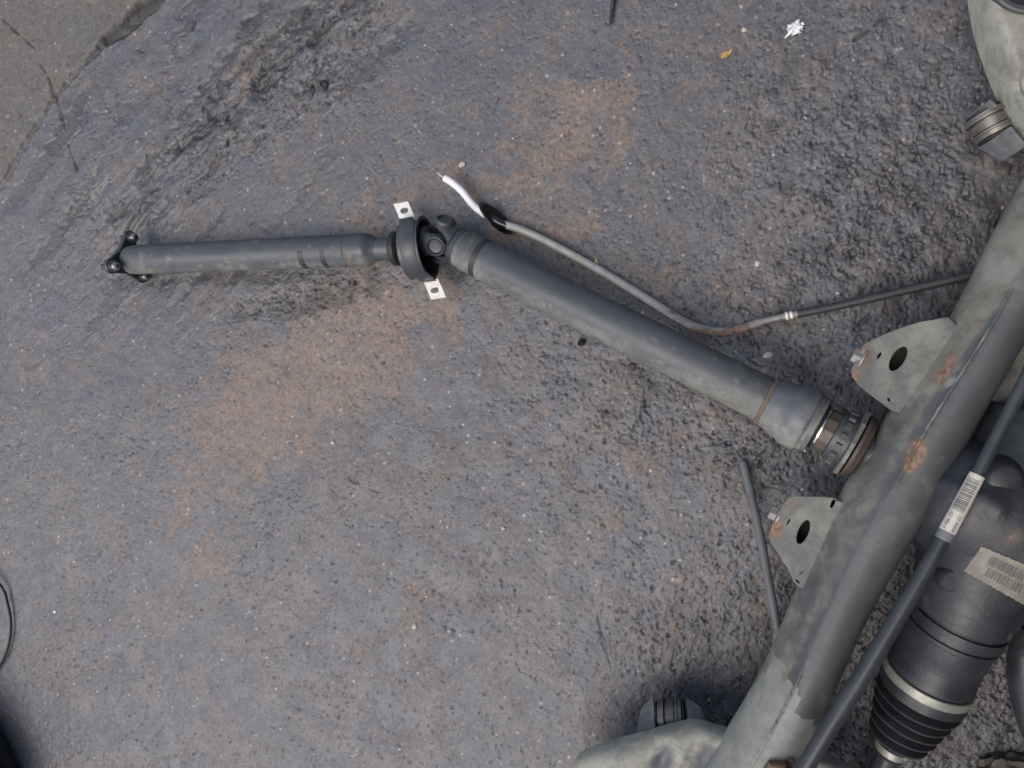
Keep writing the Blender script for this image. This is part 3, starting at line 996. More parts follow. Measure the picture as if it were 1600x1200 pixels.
NS = 300
LL, RR = cr_n(Lw, NS), cr_n(Rw, NS)
secp = [(-1.0, -0.62), (-1.02, -0.40), (-0.99, -0.12), (-0.90, 0.12), (-0.74, 0.40), (-0.56, 0.64), (-0.42, 0.80), (-0.33, 0.885), (-0.295, 0.955), (-0.265, 0.962), (-0.235, 0.925), (-0.12, 0.975), (0.06, 1.0), (0.28, 0.965), (0.50, 0.85), (0.70, 0.66), (0.86, 0.42), (0.96, 0.15), (1.0, -0.12), (0.97, -0.40),
        (0.86, -0.66), (0.66, -0.86), (0.35, -0.98), (0.0, -1.0), (-0.4, -0.98), (-0.75, -0.90), (-0.92, -0.78)]
rows = []
for i in range(NS + 1):
    l, r_ = LL[i].copy(), RR[i].copy()
    c = (l + r_) / 2
    wv = (r_ - l) / 2
    wv.z = 0
    c.z = ZC
    jit = 0.0006 * math.sin(i * 1.7) + 0.0005 * math.sin(i * 0.61 + 2)
    row = []
    ypix = proj(c)[1]
    amp = float(np.interp(ypix, [440, 500, 730, 790, 1010, 1050, 1180], [0.1, 1, 1, 0.08, 0.08, 0.7, 0.7]))
    for (s_, t_) in secp:
        if -0.34 < s_ < -0.23:
            sm_ = float(np.interp(s_, [-0.33, -0.12], [0.885, 0.975])) + 0.008
            t_ = sm_ + (t_ - sm_) * amp
        p = c + wv * s_ + ZUP * (t_ * HH)
        if -0.34 < s_ < -0.23:
            p += ZUP * jit * amp
        row.append(p)
    rows.append(row)
cm = MB().rings(rows).build('cross_tube', M['frame'], frame, ang=50)
seam = [(1640, 330), (1570, 440), (1530, 505), (1500, 548), (1462, 600), (1430, 655), (1400, 712), (1385, 745), (1345, 815), (1290, 930), (1245, 1010), (1215, 1075), (1180, 1150)]
dustpoly = [(1100, 1210), (1110, 1140), (1180, 1068), (1212, 1028), (1221, 1028), (1222, 1052), (1236, 1070), (1246, 1074), (1252, 1092), (1247, 1112), (1252, 1122), (1268, 1126), (1276, 1146), (1262, 1200), (1230, 1240)]


def frame_dust(p, x, y):
    d = 0.0
    if x > 1380 and y < 660:
        d += 0.30 * min(1, (660 - y) / 110) * max(0, min(1, (60 - (x - np.interp(y, [275, 500, 634], [1600, 1480, 1392]))) / 60 + 0.3))
    sd_ = seg_dist(x, y, seam)
    if sd_ < 16:
        d += 0.35 * (1 - sd_ / 16)
    if y > 1000 and inside(x + 3 * math.sin(y * .21), y, dustpoly):
        d += 0.42
    if x > 1380 and inside(x, y, [(1484, 492), (1386, 640), (1398, 638), (1420, 628), (1448, 608), (1466, 590), (1482, 562), (1510, 510)]):
        d += 0.38
    if y < 520:
        d += 0.30 * min(1, (520 - y) / 80)
    left = (x - np.interp(y, [275, 500, 634, 792, 910, 1008, 1150], [1600, 1480, 1392, 1300, 1247, 1205, 1126])) / 60.0
    d += 0.46 * max(0, min(1, 1.1 - left))
    d += 0.4 * blob(x, y, 1485, 595, 30, 14, -40) + 0.35 * blob(x, y, 1290, 1090, 22, 30)
    return d


def frame_rust(p, x, y):
    return (0.95 * blob(x, y, 1433, 701, 15, 20, 25) + 0.95 * blob(x, y, 1425, 722, 16, 20, 25) + 0.85 * blob(x, y, 1484, 568, 13, 34, 32) + 0.58 * blob(x, y, 1462, 592, 11, 22, 45)
            + 0.55 * blob(x, y, 1530, 500, 8, 14) + 0.55 * blob(x, y, 1225, 1060, 9, 12) + 0.40 * blob(x, y, 1396, 730, 7, 12, 30) + .5 * blob(x, y, 1540, 475, 6))


paint(cm, 'dust', frame_dust)
paint(cm, 'mud', lambda p, x, y: max(1.0 if (y > 1000 and inside(x + 3 * math.sin(y * .21), y, dustpoly)) else 0.0, 0.75 * blob(x, y, 1485, 597, 26, 12, -40), 0.6 * blob(x, y, 1560, 420, 60, 90, 30), 0.9 * (1 if y < 300 else 0)))
paint(cm, 'rust', frame_rust)
for ya_, yb_ in ((490, 740), (1050, 1160)):
    bpts = []
    for i in range(0, NS + 1):
        q = rows[i][8] + ZUP * (-0.0010 + 0.0005 * math.sin(i * 2.1))
        if ya_ < proj(q)[1] < yb_:
            bpts.append(q)
    bo = MB().tube(bpts, [0.0006 + 0.0014 * min(1, min(i, len(bpts) - 1 - i) / 8) * (0.8 + 0.3 * math.sin(i * 1.3)) for i in range(len(bpts))], 8).build('weld_seam', M['frame'], frame)
    paint(bo, 'dust', lambda p, x, y: 0.40 + 0.25 * math.sin(y * .11))
    paint(bo, 'rust', frame_rust)


def hexbolt(c, d, rh, hh, m, parent, name='bolt', washer=0.0):
    b = MB()
    t = 0
    if washer:
        b.lathe(c, d, [(0, washer), (0.0025, washer), (0.003, washer - .001)], 28)
        t = 0.0028
    b.lathe(c, d, [(t, rh), (t + hh * 0.85, rh), (t + hh, rh * 0.88)], 6)
    return b.build(name, m, parent, True, 25)


def ear(outline, holes, P3, boltpx, boltdir_px, name='bracket'):
    """box bracket: plate on the plane through three (px,py,z), with skirt and floor"""
    a, b, c = [at(*q) for q in P3]
    n = (b - a).cross(c - a).normalized()
    if n.z < 0:
        n = -n
    e1 = (b - a).normalized()
    e2 = n.cross(e1).normalized()
    OW = [at_plane(x, y, a, n) for x, y in outline]
    HW = [[at_plane(x, y, a, n) for x, y in h] for h in holes]
    me = plate_mesh(name, OW, HW, a, e1, e2, 0.004, 0.0012)
    # finer faces for the painted wear
    bm = bmesh.new()
    bm.from_mesh(me)
    bmesh.ops.triangulate(bm, faces=bm.faces[:])
    for _ in range(4):
        ed = [e for e in bm.edges if e.calc_length() > 0.012]
        if not ed:
            break
        bmesh.ops.subdivide_edges(bm, edges=ed, cuts=1)
        bmesh.ops.triangulate(bm, faces=[f for f in bm.faces if len(f.verts) > 3])
    bm.to_mesh(me)
    bm.free()
    pl = link(name, me, M['frame'], frame, ang=30)
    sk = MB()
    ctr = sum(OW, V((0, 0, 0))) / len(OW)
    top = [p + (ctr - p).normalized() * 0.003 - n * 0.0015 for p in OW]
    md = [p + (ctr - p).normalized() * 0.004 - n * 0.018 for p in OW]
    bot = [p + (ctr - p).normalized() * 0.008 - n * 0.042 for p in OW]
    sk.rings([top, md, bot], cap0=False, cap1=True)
    s_ = sk.build('bracket_wall', M['boxshade'], pl, ang=40)
    return pl, s_, n, a


uo = [(1497, 512), (1481, 497), (1462, 500), (1440, 504), (1418, 510), (1398, 517), (1375, 527), (1352, 538), (1345, 548), (1338, 562), (1331, 580), (1333, 588), (1343, 602), (1360, 616), (1380, 630), (1390, 638), (1404, 644), (1430, 610), (1470, 560)]
uh = [ellipse_px(1403.5, 560.5, 23, 11.5, -57), ellipse_px(1374, 555.5, 7.5, 3.2, -58, 20), ellipse_px(1389, 624.5, 4.6, 3.0, 60, 16)]
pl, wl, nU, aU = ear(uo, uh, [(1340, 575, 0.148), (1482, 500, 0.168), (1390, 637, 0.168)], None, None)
paint(pl, 'dust', lambda p, x, y: 0.38 + 0.25 * blob(x, y, 1440, 530, 40, 20, -40))
paint(pl, 'rust', lambda p, x, y: 0.85 * blob(x, y, 1350, 556, 15, 24, 20) + 0.9 * blob(x, y, 1336, 590, 12) + 0.55 * blob(x, y, 1474, 578, 10, 26, 35) + .38 * blob(x, y, 1372, 527, 20, 5, -25))
paint(wl, 'dust', lambda p, x, y: 0.0)
paint(wl, 'rust', lambda p, x, y: 0.55 * blob(x, y, 1340, 580, 30))
bdir = -(rdv.copy())
bdir.z = 0
bdir.normalize()
hexbolt(at(1347, 561, 0.140), bdir, 0.0115, 0.012, M['boltdull'], pl, 'bolt', 0.0165)
lo = [(1316, 786), (1302, 779), (1288, 777), (1268, 777), (1245, 776), (1234, 777), (1226, 786), (1216, 802), (1207, 822), (1202, 838), (1209, 852), (1222, 872), (1234, 892), (1242, 910), (1251, 917), (1266, 916), (1284, 870), (1302, 826)]
lh = [ellipse_px(1255.5, 831, 21, 9.5, -68), ellipse_px(1232.5, 815, 6.5, 2.6, -62, 20), ellipse_px(1301.5, 786.5, 8.0, 3.2, -65, 16), ellipse_px(1246.5, 908, 5.4, 2.4, 45, 16)]
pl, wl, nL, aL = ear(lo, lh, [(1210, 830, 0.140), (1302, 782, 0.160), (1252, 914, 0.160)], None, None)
paint(pl, 'dust', lambda p, x, y: 0.30 + 0.5 * blob(x, y, 1290, 820, 5, 30, 15))
paint(pl, 'rust', lambda p, x, y: 0.95 * blob(x, y, 1213, 826, 14, 22, 15) + 0.75 * blob(x, y, 1232, 785, 11, 10) + .5 * blob(x, y, 1282, 778, 12, 4))
paint(wl, 'dust', lambda p, x, y: 0.0)
paint(wl, 'rust', lambda p, x, y: 0.62 * blob(x, y, 1210, 815, 22))
hexbolt(at(1217, 806, 0.128), bdir, 0.0115, 0.012, M['boltdull'], pl, 'bolt', 0.0165)
# rear tab behind the tube
tb = [(1556, 596), (1568, 572), (1600, 530), (1640, 520), (1640, 585), (1600, 612), (1570, 634), (1548, 622)]
a, b, c = at(1560, 600, .155), at(1600, 580, .15), at(1580, 540, .16)
n_ = (b - a).cross(c - a).normalized()
n_ = n_ if n_.z > 0 else -n_
e1 = (b - a).normalized()
me = plate_mesh('rear_tab', [at_plane(x, y, a, n_) for x, y in tb], [[at_plane(x, y, a, n_) for x, y in ellipse_px(1567, 580, 7, 4, -60, 16)]], a, e1, n_.cross(e1).normalized(), 0.005, 0.0012)
o = link('rear_tab', me, M['frame'], frame)
paint(o, 'dust', lambda p, x, y: 0.35)


def pillow(outline, spine, zrim, ztop, m, name, dents, zbot, nr=14, flare=0.008):
    """pressed-steel shell: outline px at zrim rising to ztop along the spine, skirt to zbot"""
    W = [at(x, y, zbot) for x, y in outline]
    W = cr_n(W + [W[0]], len(W) * 10)[:-1]
    S = [at(x, y, zrim) for x, y in spine]
    rings_ = []

    def nearest(p):
        best, bd = None, 1e9
        for a_, b_ in zip(S[:-1], S[1:]):
            ab = b_ - a_
            t = max(0, min(1, (p - a_).dot(ab) / ab.length_squared))
            q = a_ + ab * t
            if (q - p).length < bd:
                best, bd = q, (q - p).length
        return best
    N = [nearest(p) for p in W]
    low = []
    for p, q in zip(W, N):
        o_ = p + (p - q).normalized() * flare
        o_.z = zbot
        low.append(o_)
    rings_.append(low)
    for k in range(nr + 1):
        r = 0.975 - k / nr * 0.95
        f = 0.975 - r
        zz = zrim + (ztop - zrim) * min(1.0, (1 - (1 - min(1, f * 4.5)) ** 2.4))
        ring_ = []
        for p, q in zip(W, N):
            c_ = q + (p - q) * r
            c_.z = zz
            x, y = proj(c_)
            c_.z += sum(am * blob(x, y, *rest) for am, *rest in dents) * min(1, f * 4)
            ring_.append(c_)
        rings_.append(ring_)
    return MB().rings(rings_, cap0=False, cap1=True).build(name, m, frame, ang=50)


# lower arm with its bushing
armo = [(880, 1300), (890, 1215), (903, 1181), (928, 1166), (965, 1154), (1010, 1142), (1055, 1129), (1090, 1124), (1118, 1132), (1150, 1140), (1200, 1150), (1250, 1164), (1300, 1182), (1345, 1215), (1330, 1300), (1200, 1330), (1000, 1330)]
arm = pillow(armo, [(960, 1240), (1060, 1230), (1150, 1235), (1270, 1240)], 0.140, 0.152, M['arm'], 'lower_arm',
             [(-0.012, 1034, 1192, 16, 34, 22), (-0.010, 1098, 1192, 22, 30, 30), (0.008, 1068, 1172, 9, 40, 25), (0.012, 1130, 1180, 9, 30, 35), (0.008, 1075, 1148, 50, 8, -5), (0.006, 960, 1190, 40, 30), (-0.010, 1128, 1138, 18, 10)], 0.118, 14, 0.001)
paint(arm, 'dust', lambda p, x, y: 0.75 - 1.0 * blob(x, y, 1034, 1190, 18, 34, 20) - 0.9 * blob(x, y, 1100, 1188, 22, 34, 25) + 0.25 * blob(x, y, 1070, 1160, 22, 20) - (0.25 if x > 1280 else 0))
paint(arm, 'rust', lambda p, x, y: 0.35 * blob(x, y, 1310, 1192, 30, 8))
bc = at(1049, 1112, 0.070)
bx = (at(1075, 1112, 0.07) - at(1024, 1112, 0.07)).normalized()
hwb = (at(1075, 1112, 0.07) - at(1024, 1112, 0.07)).length / 2


def bushing(c, axd, hw_):
    bu = MB().lathe(c - axd * hw_, axd, [(0, 0.006), (0, 0.022), (hw_ * .1, 0.024), (hw_ * .16, 0.0315), (hw_ * .44, 0.032), (hw_ * .46, 0.0350), (hw_ * .58, 0.0350), (hw_ * .60, 0.0255), (hw_ * .70, 0.0255), (hw_ * .72, 0.0305), (hw_ * 1.28, 0.0305), (hw_ * 1.30, 0.0255), (hw_ * 1.38, 0.0255), (hw_ * 1.4, 0.0350), (hw_ * 1.52, 0.0350), (hw_ * 1.54, 0.032), (hw_ * 1.82, 0.0315), (hw_ * 1.88, 0.024), (hw_ * 2, 0.022), (hw_ * 2, 0.006)], 48).build('bushing', M['bushing'], frame)
    MB().lathe(c - axd * hw_ * 1.02, axd, [(0, 0.006), (0, 0.0285), (hw_ * .1, 0.0285), (hw_ * .12, .02)], 40).build('bushing_rubber', M['black'], bu)
    MB().lathe(c + axd * hw_ * 0.90, axd, [(0, 0.006), (0, 0.0285), (hw_ * .1, 0.0285), (hw_ * .12, .02)], 40).build('bushing_rubber', M['black'], bu)


bushing(bc - V((0, 0.012, 0)), bx, hwb * 0.86)


def eartri(pts, zt, th=0.005):
    W = [at(*p) for p in pts]
    n = (W[1] - W[0]).cross(W[2] - W[0]).normalized()
    e1_ = (W[1] - W[0]).normalized()
    me = plate_mesh('bushing_ear', W, [], W[0], e1_, n.cross(e1_).normalized(), th, 0.0012)
    o = link('bushing_ear', me, M['arm'], frame)
    paint(o, 'dust', lambda p, x, y: 0.20)
    return o


eartri([(1021, 1090, 0.055), (1023, 1138, 0.112), (996, 1146, 0.110), (1003, 1108, 0.07)], 0)
eartri([(1073, 1092, 0.055), (1077, 1128, 0.112), (1104, 1130, 0.110), (1092, 1112, 0.07)], 0)
o = hexbolt(at(1213, 1205, 0.212), ZUP, 0.022, 0.020, M['rustbolt'], frame, 'rusty_bolt', 0.030)

# upper arm with its bushing and mount sleeve
upo = [(1508, -90), (1511, -20), (1515, 20), (1522, 55), (1532, 88), (1544, 122), (1556, 152), (1570, 185), (1586, 210), (1608, 232), (1650, 240), (1720, 200), (1780, 100), (1760, -90), (1640, -140)]
uarm = pillow(upo, [(1600, -60), (1610, 40), (1625, 120), (1650, 170)], 0.138, 0.160, M['arm'], 'upper_arm',
              [(-0.014, 1535, 60, 12, 18), (-0.018, 1560, 118, 10, 30, -30), (0.006, 1580, 80, 26, 40), (-0.022, 1600, 140, 22, 30, 30), (0.008, 1575, 130, 8, 10)], 0.085, 14, 0.001)
paint(uarm, 'dust', lambda p, x, y: 0.70 - 0.5 * blob(x, y, 1538, 58, 14, 12) - 0.5 * blob(x, y, 1560, 118, 8, 22, -30) - 0.55 * blob(x, y, 1600, 145, 26, 36, 30) - .2 * blob(x, y, 1585, 180, 20, 30))
paint(uarm, 'rust', lambda p, x, y: 0)
bc2 = at(1551, 193, 0.07)
bx2 = (at(1561, 212, 0.07) - at(1541, 174, 0.07)).normalized()
bushing(bc2, bx2, 0.0215)
eartri([(1514, 180, 0.05), (1546, 158, 0.11), (1556, 166, 0.11), (1519, 186, 0.055)], 0)
eartri([(1531, 230, 0.05), (1579, 199, 0.11), (1602, 228, 0.11), (1582, 241, 0.06)], 0)
sc_ = at(1614, -40, 0.17)
msl = MB().lathe(V((sc_.x, sc_.y, 0.0)), ZUP, [(0.0, 0.036), (0.10, 0.036), (0.12, 0.050), (0.165, 0.050), (0.172, 0.056), (0.178, 0.056), (0.180, 0.0535), (0.178, 0.047), (0.150, 0.045)], 56, cap1=False).build('mount_sleeve', M['frame'], frame)
MB().lathe(V((sc_.x, sc_.y, 0.0)), ZUP, [(0.10, 0.046), (0.160, 0.0455), (0.164, 0.040), (0.160, 0.030), (0.168, 0.026), (0.168, 0.010), (0.12, 0.009)], 48).build('sleeve_rubber', M['bar'], msl)
sc2 = at(935, 1290, 0.17)
MB().lathe(V((sc2.x, sc2.y, 0.0)), ZUP, [(0.0, 0.036), (0.10, 0.036), (0.12, 0.050), (0.165, 0.050), (0.172, 0.056), (0.178, 0.056), (0.180, 0.0535), (0.178, 0.047), (0.150, 0.045)], 56, cap1=False).build('mount_sleeve', M['frame'], frame)

# ------------------------------------------------------------------ differential
dg0 = axis_pt(RA, RB, 1337)
diff = thing('differential', 'dark cast differential housing with faded barcode sticker behind the subframe tube', 'differential', (dg0.x + .2, dg0.y - .12, 0))
ddir = rdv.copy()
ddir.z = 0
ddir.normalize()
D0 = RB.copy()


def dt(px):
    return (axis_pt(RA, RB, px) - D0).dot(rdv)


MB().lathe(D0, rdv, prof_px(dt, [(1309, 0.036), (1310, 0.0435), (1319, 0.0435), (1320, 0.034)]), 128,
           rfun=lambda t, r, a: r - (0.0045 if (math.sin(a * 16) > 0 and r > 0.04) else 0)).build('castellated_ring', M['greysteel'], diff, False)
MB().lathe(D0, rdv, prof_px(dt, [(1305, 0.032), (1306, 0.0395), (1328, 0.0395), (1329, 0.03)]), 48).build('ring_core', M['cast'], diff)
MB().lathe(D0, rdv, prof_px(dt, [(1326, 0.045), (1327, 0.0525), (1328, 0.0535), (1333, 0.0535), (1334, 0.048)]), 10).build('input_flange', M['discsteel'], diff, True, 20)
MB().lathe(D0, rdv, prof_px(dt, [(1336, 0.044), (1336.5, 0.0485), (1341, 0.0490), (1350, 0.042)]), 56).build('dust_plate', M['brownplate'], diff)
body = MB()
Bc = D0 + rdv * dt(1560)
Bc.z = 0.138
prof = [(-0.195, 0.026), (-0.19, 0.030), (-0.150, 0.036), (-0.115, 0.058), (-0.085, 0.085), (-0.05, 0.099), (0.0, 0.105), (0.05, 0.104), (0.09, 0.096), (0.115, 0.080), (0.125, 0.05)]
NB = 64


def ribs(t, r, a):
    k = 0.0
    if -0.16 < t < -0.02:
        k = 0.006 * max(0, math.cos(a * 5 + 0.5)) ** 10
    return r + k


dirh = ddir
body.lathe(Bc, dirh, densify(prof, .006), NB, rfun=ribs)
O1, O2 = at(1496, 971, 0.140), at(1393, 1170, 0.080)
od = (O2 - O1).normalized()
odh = od.copy()
odh.z = 0
odh.normalize()
bodyo = body.build('housing', M['diff'], diff, ang=60)
s0 = (O1 - Bc).dot(odh)
Oc = O1 - odh * s0
side = MB().lathe(O1, -odh, densify([(0.004, 0.045), (0.004, 0.066), (0.010, 0.0685), (0.016, 0.068), (0.020, 0.070), (0.05, 0.075), (0.09, 0.085), (0.13, 0.09)], .008), 64).build('side_cover', M['diff'], diff)
side2 = MB().lathe(O1 - odh * 0.315, odh, densify([(0.004, 0.045), (0.004, 0.066), (0.010, 0.0685), (0.016, 0.068), (0.020, 0.070), (0.05, 0.075), (0.09, 0.085), (0.13, 0.09)], .008), 64).build('side_cover', M['diff'], diff)
paint(bodyo, 'rust', lambda p, x, y: 0.50 * blob(x, y, 1585, 840, 22, 14, -20))
paint(bodyo, 'dust', lambda p, x, y: 0.35 * blob(x, y, 1582, 842, 40, 25, -20))
# cast bosses
for px, py, z0, z1, r_ in [(1490, 908, 0.15, 0.205, 0.017), (1572, 752, 0.15, 0.232, 0.024), (1571, 990, 0.12, 0.19, 0.012), (1520, 806, .15, .214, .016)]:
    p = at(px, py, z1)
    MB().lathe(V((p.x, p.y, z0)), ZUP, [(0, r_ * 1.7), (z1 - z0 - 0.022, r_ * 1.35), (z1 - z0 - 0.010, r_ * 1.1), (z1 - z0 - 0.003, r_ * .92), (z1 - z0, r_ * .7)], 32).build('boss', M['diff'], bodyo)
# mounting arm bolted to the tube side
MB().box(at(1455, 770, 0.150), ddir, V((-ddir.y, ddir.x, 0)), ZUP, 0.045, 0.060, 0.022, 0.008).build('mount_arm', M['diff'], diff)

_nv = len(bodyo.data.vertices)
bvh = BVHTree.FromPolygons([v_.co.copy() for o_ in (bodyo, side) for v_ in o_.data.vertices],
                           [list(p.vertices) for p in bodyo.data.polygons] + [[q + _nv for q in p.vertices] for p in side.data.polygons])


def on_body(px, py, lift):
    d = ray(px, py).normalized()
    hit, nrm, _, _ = bvh.ray_cast(CO, d)
    if hit is None:
        return at(px, py, 0.22)
    if nrm.dot(d) > 0:
        nrm = -nrm
    return hit + nrm * lift


def patch(quad, nu, nv_, lift, name, m, parent, rag=0.0):
    """rectangle given by 4 px corners laid onto the housing"""
    (x0, y0), (x1, y1), (x2, y2), (x3, y3) = quad
    P = []
    for j in range(nv_ + 1):
        for i in range(nu + 1):
            u_, v_ = i / nu, j / nv_
            x = (x0 * (1 - u_) + x1 * u_) * (1 - v_) + (x3 * (1 - u_) + x2 * u_) * v_
            y = (y0 * (1 - u_) + y1 * u_) * (1 - v_) + (y3 * (1 - u_) + y2 * u_) * v_
            if rag and (j in (0, nv_)):
                y += rag * math.sin(i * 2.3 + j) + rag * 0.6 * math.sin(i * 1.1)
            P.append((x, y))
    top = [on_body(x, y, lift) for x, y in P]
    W_ = nu + 1
    mb = MB()
    mb.add(top, [(j * W_ + i, j * W_ + i + 1, (j + 1) * W_ + i + 1, (j + 1) * W_ + i) for j in range(nv_) for i in range(nu)])
    return mb.build(name, m, parent)


LQ = [(1534, 853), (1640, 898), (1612, 952), (1507, 892)]
lab = patch(LQ, 40, 20, 0.0012, 'sticker', M['dirtypaper'], diff, 0.8)


def lq(u_, v_):
    (x0, y0), (x1, y1), (x2, y2), (x3, y3) = LQ
    return ((x0 * (1 - u_) + x1 * u_) * (1 - v_) + (x3 * (1 - u_) + x2 * u_) * v_,
            (y0 * (1 - u_) + y1 * u_) * (1 - v_) + (y3 * (1 - u_) + y2 * u_) * v_)


rs = random.Random(3)
bars = MB()
for v0, v1, ua, ub in ((0.16, 0.47, 0.20, 0.97), (0.54, 0.80, 0.24, 0.72)):
    u_ = ua
    while u_ < ub:
        wd = rs.choice((0.008, 0.012, 0.02, 0.03))
        q = [on_body(*lq(u_, v0), 0.0019), on_body(*lq(u_ + wd, v0), 0.0019), on_body(*lq(u_ + wd, v1), 0.0019), on_body(*lq(u_, v1), 0.0019)]
        bars.add(q, [(0, 1, 2, 3)])
        u_ += wd + rs.choice((0.008, 0.012, 0.018))
bo = bars.build('barcode', M['ink2'], lab, False)

# ------------------------------------------------------------------ axle shaft
axle = thing('axle_shaft', 'black axle shaft with ribbed rubber boot and two silver clamps', 'axle shaft', (O2.x, O2.y, 0))


def ot(px):
    lo_, hi_ = -1.0, 2.0
    for _ in range(50):
        m_ = (lo_ + hi_) / 2
        if proj(O1 + od * m_)[1] < px:
            lo_ = m_
        else:
            hi_ = m_
    return lo_


def prof_oy(lst):
    return [(ot(p), r) for p, r in lst]


MB().lathe(O1, od, prof_oy([(935, 0.050), (936, 0.0625), (960, 0.0635), (962, 0.0600), (965, 0.0600)]), 72).build('output_seal', M['diff'], diff)
MB().lathe(O1, od, prof_oy([(965, 0.050), (965, 0.0640), (979, 0.0645), (980, 0.0600), (983, 0.0600), (984, 0.0628), (989, 0.0628), (991, 0.0600), (1012, 0.0600), (1014, 0.0588), (1040, 0.0588), (1043, 0.0602), (1052, 0.0602), (1054, 0.058)]), 72).build('joint_cup', M['diff'], axle)
MB().lathe(O1, od, prof_oy([(1054, 0.060), (1055, 0.0622), (1066, 0.0622), (1067, 0.060)]), 72, cap0=False, cap1=False).build('boot_clamp', M['clamp'], axle)
bp = [(1056, 0.0590), (1068, 0.0612), (1080, 0.0612)]
yy = 1083
rr = 0.0600
for i in range(5):
    bp += [(yy, rr - 0.009), (yy + 2.5, rr - 0.011), (yy + 5, rr - 0.006), (yy + 8.5, rr), (yy + 11.5, rr - 0.001), (yy + 14, rr - 0.008)]
    yy += 14.5
    rr -= 0.0042
bp += [(yy + 2, 0.027), (yy + 6, 0.0235), (yy + 22, 0.0225), (yy + 24, 0.019)]
MB().lathe(O1, od, prof_oy(bp), 72, rfun=lambda t, r, a: r * (1 + 0.012 * math.sin(a * 3 + t * 90) + 0.008 * math.sin(a * 7 - t * 140))).build('boot', M['boot'], axle, ang=60)
scl = MB().lathe(O1, od, prof_oy([(yy + 8, 0.0236), (yy + 8.5, 0.0248), (yy + 17, 0.0248), (yy + 17.5, 0.0236)]), 48, cap0=False, cap1=False).build('boot_clamp', M['clamp'], axle)
cl = O1 + od * ot(yy + 12)
hx = V((-od.y, od.x, 0)).normalized()
if hx.x < 0:
    hx = -hx
MB().box(cl + hx * 0.018 + ZUP * 0.018, od, (hx + ZUP * -1).normalized(), (hx + ZUP).normalized(), 0.005, 0.006, 0.003, 0.001).build('clamp_lock', M['clamp'], scl)
MB().lathe(O1, od, prof_oy([(yy + 20, 0.0165), (yy + 24, 0.0165), (1420, 0.0165)]), 40).build('shaft', M['bar'], axle)

# ------------------------------------------------------------------ stabiliser bar
sbar = thing('stabiliser_bar', 'slim dark stabiliser bar with white barcode label crossing over the subframe', 'stabiliser bar', tuple(at(1450, 890, 0)))
bp = [at(1700, 380, 0.225), at(1650, 495, 0.232), at(1600, 598, 0.238), at(1529, 738, 0.245), at(1452, 880, 0.252), at(1352, 1048, 0.262), at(1300, 1130, 0.268), at(1248, 1215, 0.275), at(1190, 1310, 0.28)]
bpts = cr_path(bp, 0.008)
brad = [float(np.interp(proj(p)[1], [550, 740, 840, 1000, 1200], [0.0086, 0.0086, 0.0098, 0.0114, 0.0118])) for p in bpts]
BR = 0.0089
MB().tube(bpts, brad, 32).build('bar', M['bar'], sbar)
LA, LB = at(1529, 737.5, 0.256), at(1476, 833, 0.256)
LA2, LB2 = None, None
bd = (bp[4] - bp[3]).normalized()


def on_bar(P, ang_, lift):
    up_ = (CO - P).normalized()
    up_ = (up_ - bd * up_.dot(bd)).normalized()
    s_ = bd.cross(up_)
    return P + (up_ * math.cos(ang_) + s_ * math.sin(ang_)) * (float(np.interp(proj(P)[1], [740, 840], [0.0087, 0.0099])) + lift)


def bar_pt(px_y):
    lo_, hi_ = 0.0, 1.0
    a_, b_ = bp[3], bp[4]
    lo_, hi_ = -0.5, 1.5
    for _ in range(40):
        m_ = (lo_ + hi_) / 2
        if proj(a_ + (b_ - a_) * m_)[1] < px_y:
            lo_ = m_
        else:
            hi_ = m_
    # follow the curved bar: nearest point
    q = a_ + (b_ - a_) * lo_
    best = min(bpts, key=lambda p: (p - q).length)
    i = bpts.index(best)
    n0, n1 = bpts[max(i - 1, 0)], bpts[min(i + 1, len(bpts) - 1)]
    d_ = (n1 - n0).normalized()
    return n0 + d_ * (q - n0).dot(d_)


def bar_patch(y0, y1, a0, a1, lift, name, m, parent, nu=14, nv_=12):
    P0, P1 = bar_pt(y0), bar_pt(y1)
    vs_, fs_ = [], []
    for j in range(nv_ + 1):
        P = bar_pt(y0 + (y1 - y0) * j / nv_)
        for i in range(nu + 1):
            vs_.append(on_bar(P, a0 + (a1 - a0) * i / nu, lift))
    W_ = nu + 1
    for j in range(nv_):
        for i in range(nu):
            fs_.append((j * W_ + i, j * W_ + i + 1, (j + 1) * W_ + i + 1, (j + 1) * W_ + i))
    mb = MB()
    mb.add(vs_, fs_)
    return mb, mb.build(name, m, parent) if name else None


_, lab2 = bar_patch(742, 830, R(-82), R(82), 0.0009, 'label_sticker', M['paper'], sbar)
_, _t = bar_patch(829, 843, R(-85), R(85), 0.0006, 'tape', M['tape'], sbar)
rs = random.Random(11)
bb = MB()
y_ = 750.0
while y_ < 800:
    wd = rs.choice((0.6, 0.9, 1.5))
    mb, _ = bar_patch(y_, y_ + wd, R(-38), R(50), 0.0014, None, None, None, 8, 1)
    bb.add(mb.v, mb.f)
    y_ += wd + rs.choice((0.7, 1.0, 1.6))
bb.build('barcode', M['ink'], lab2)


def text_on_bar(txt, y0, y1, angc, size):
    cu = bpy.data.curves.new('lettering', 'FONT')
    cu.body = txt
    cu.size = 1.0
    to = bpy.data.objects.new('lettering', cu)
    col.objects.link(to)
    me_ = bpy.data.meshes.new_from_object(to)
    bpy.data.objects.remove(to)
    bpy.data.curves.remove(cu)
    xs = [v_.co.x for v_ in me_.vertices]
    w_ = max(xs)
    # reads from the lower end of the label upwards
    for v_ in me_.vertices:
        P = bar_pt(y0 + (y1 - y0) * v_.co.x / w_)
        v_.co = on_bar(P, angc - (v_.co.y - 0.35) * size / BR, 0.0016)
    me_.flip_normals()
    o_ = link('lettering', me_, M['ink'], lab2, False)
    return o_


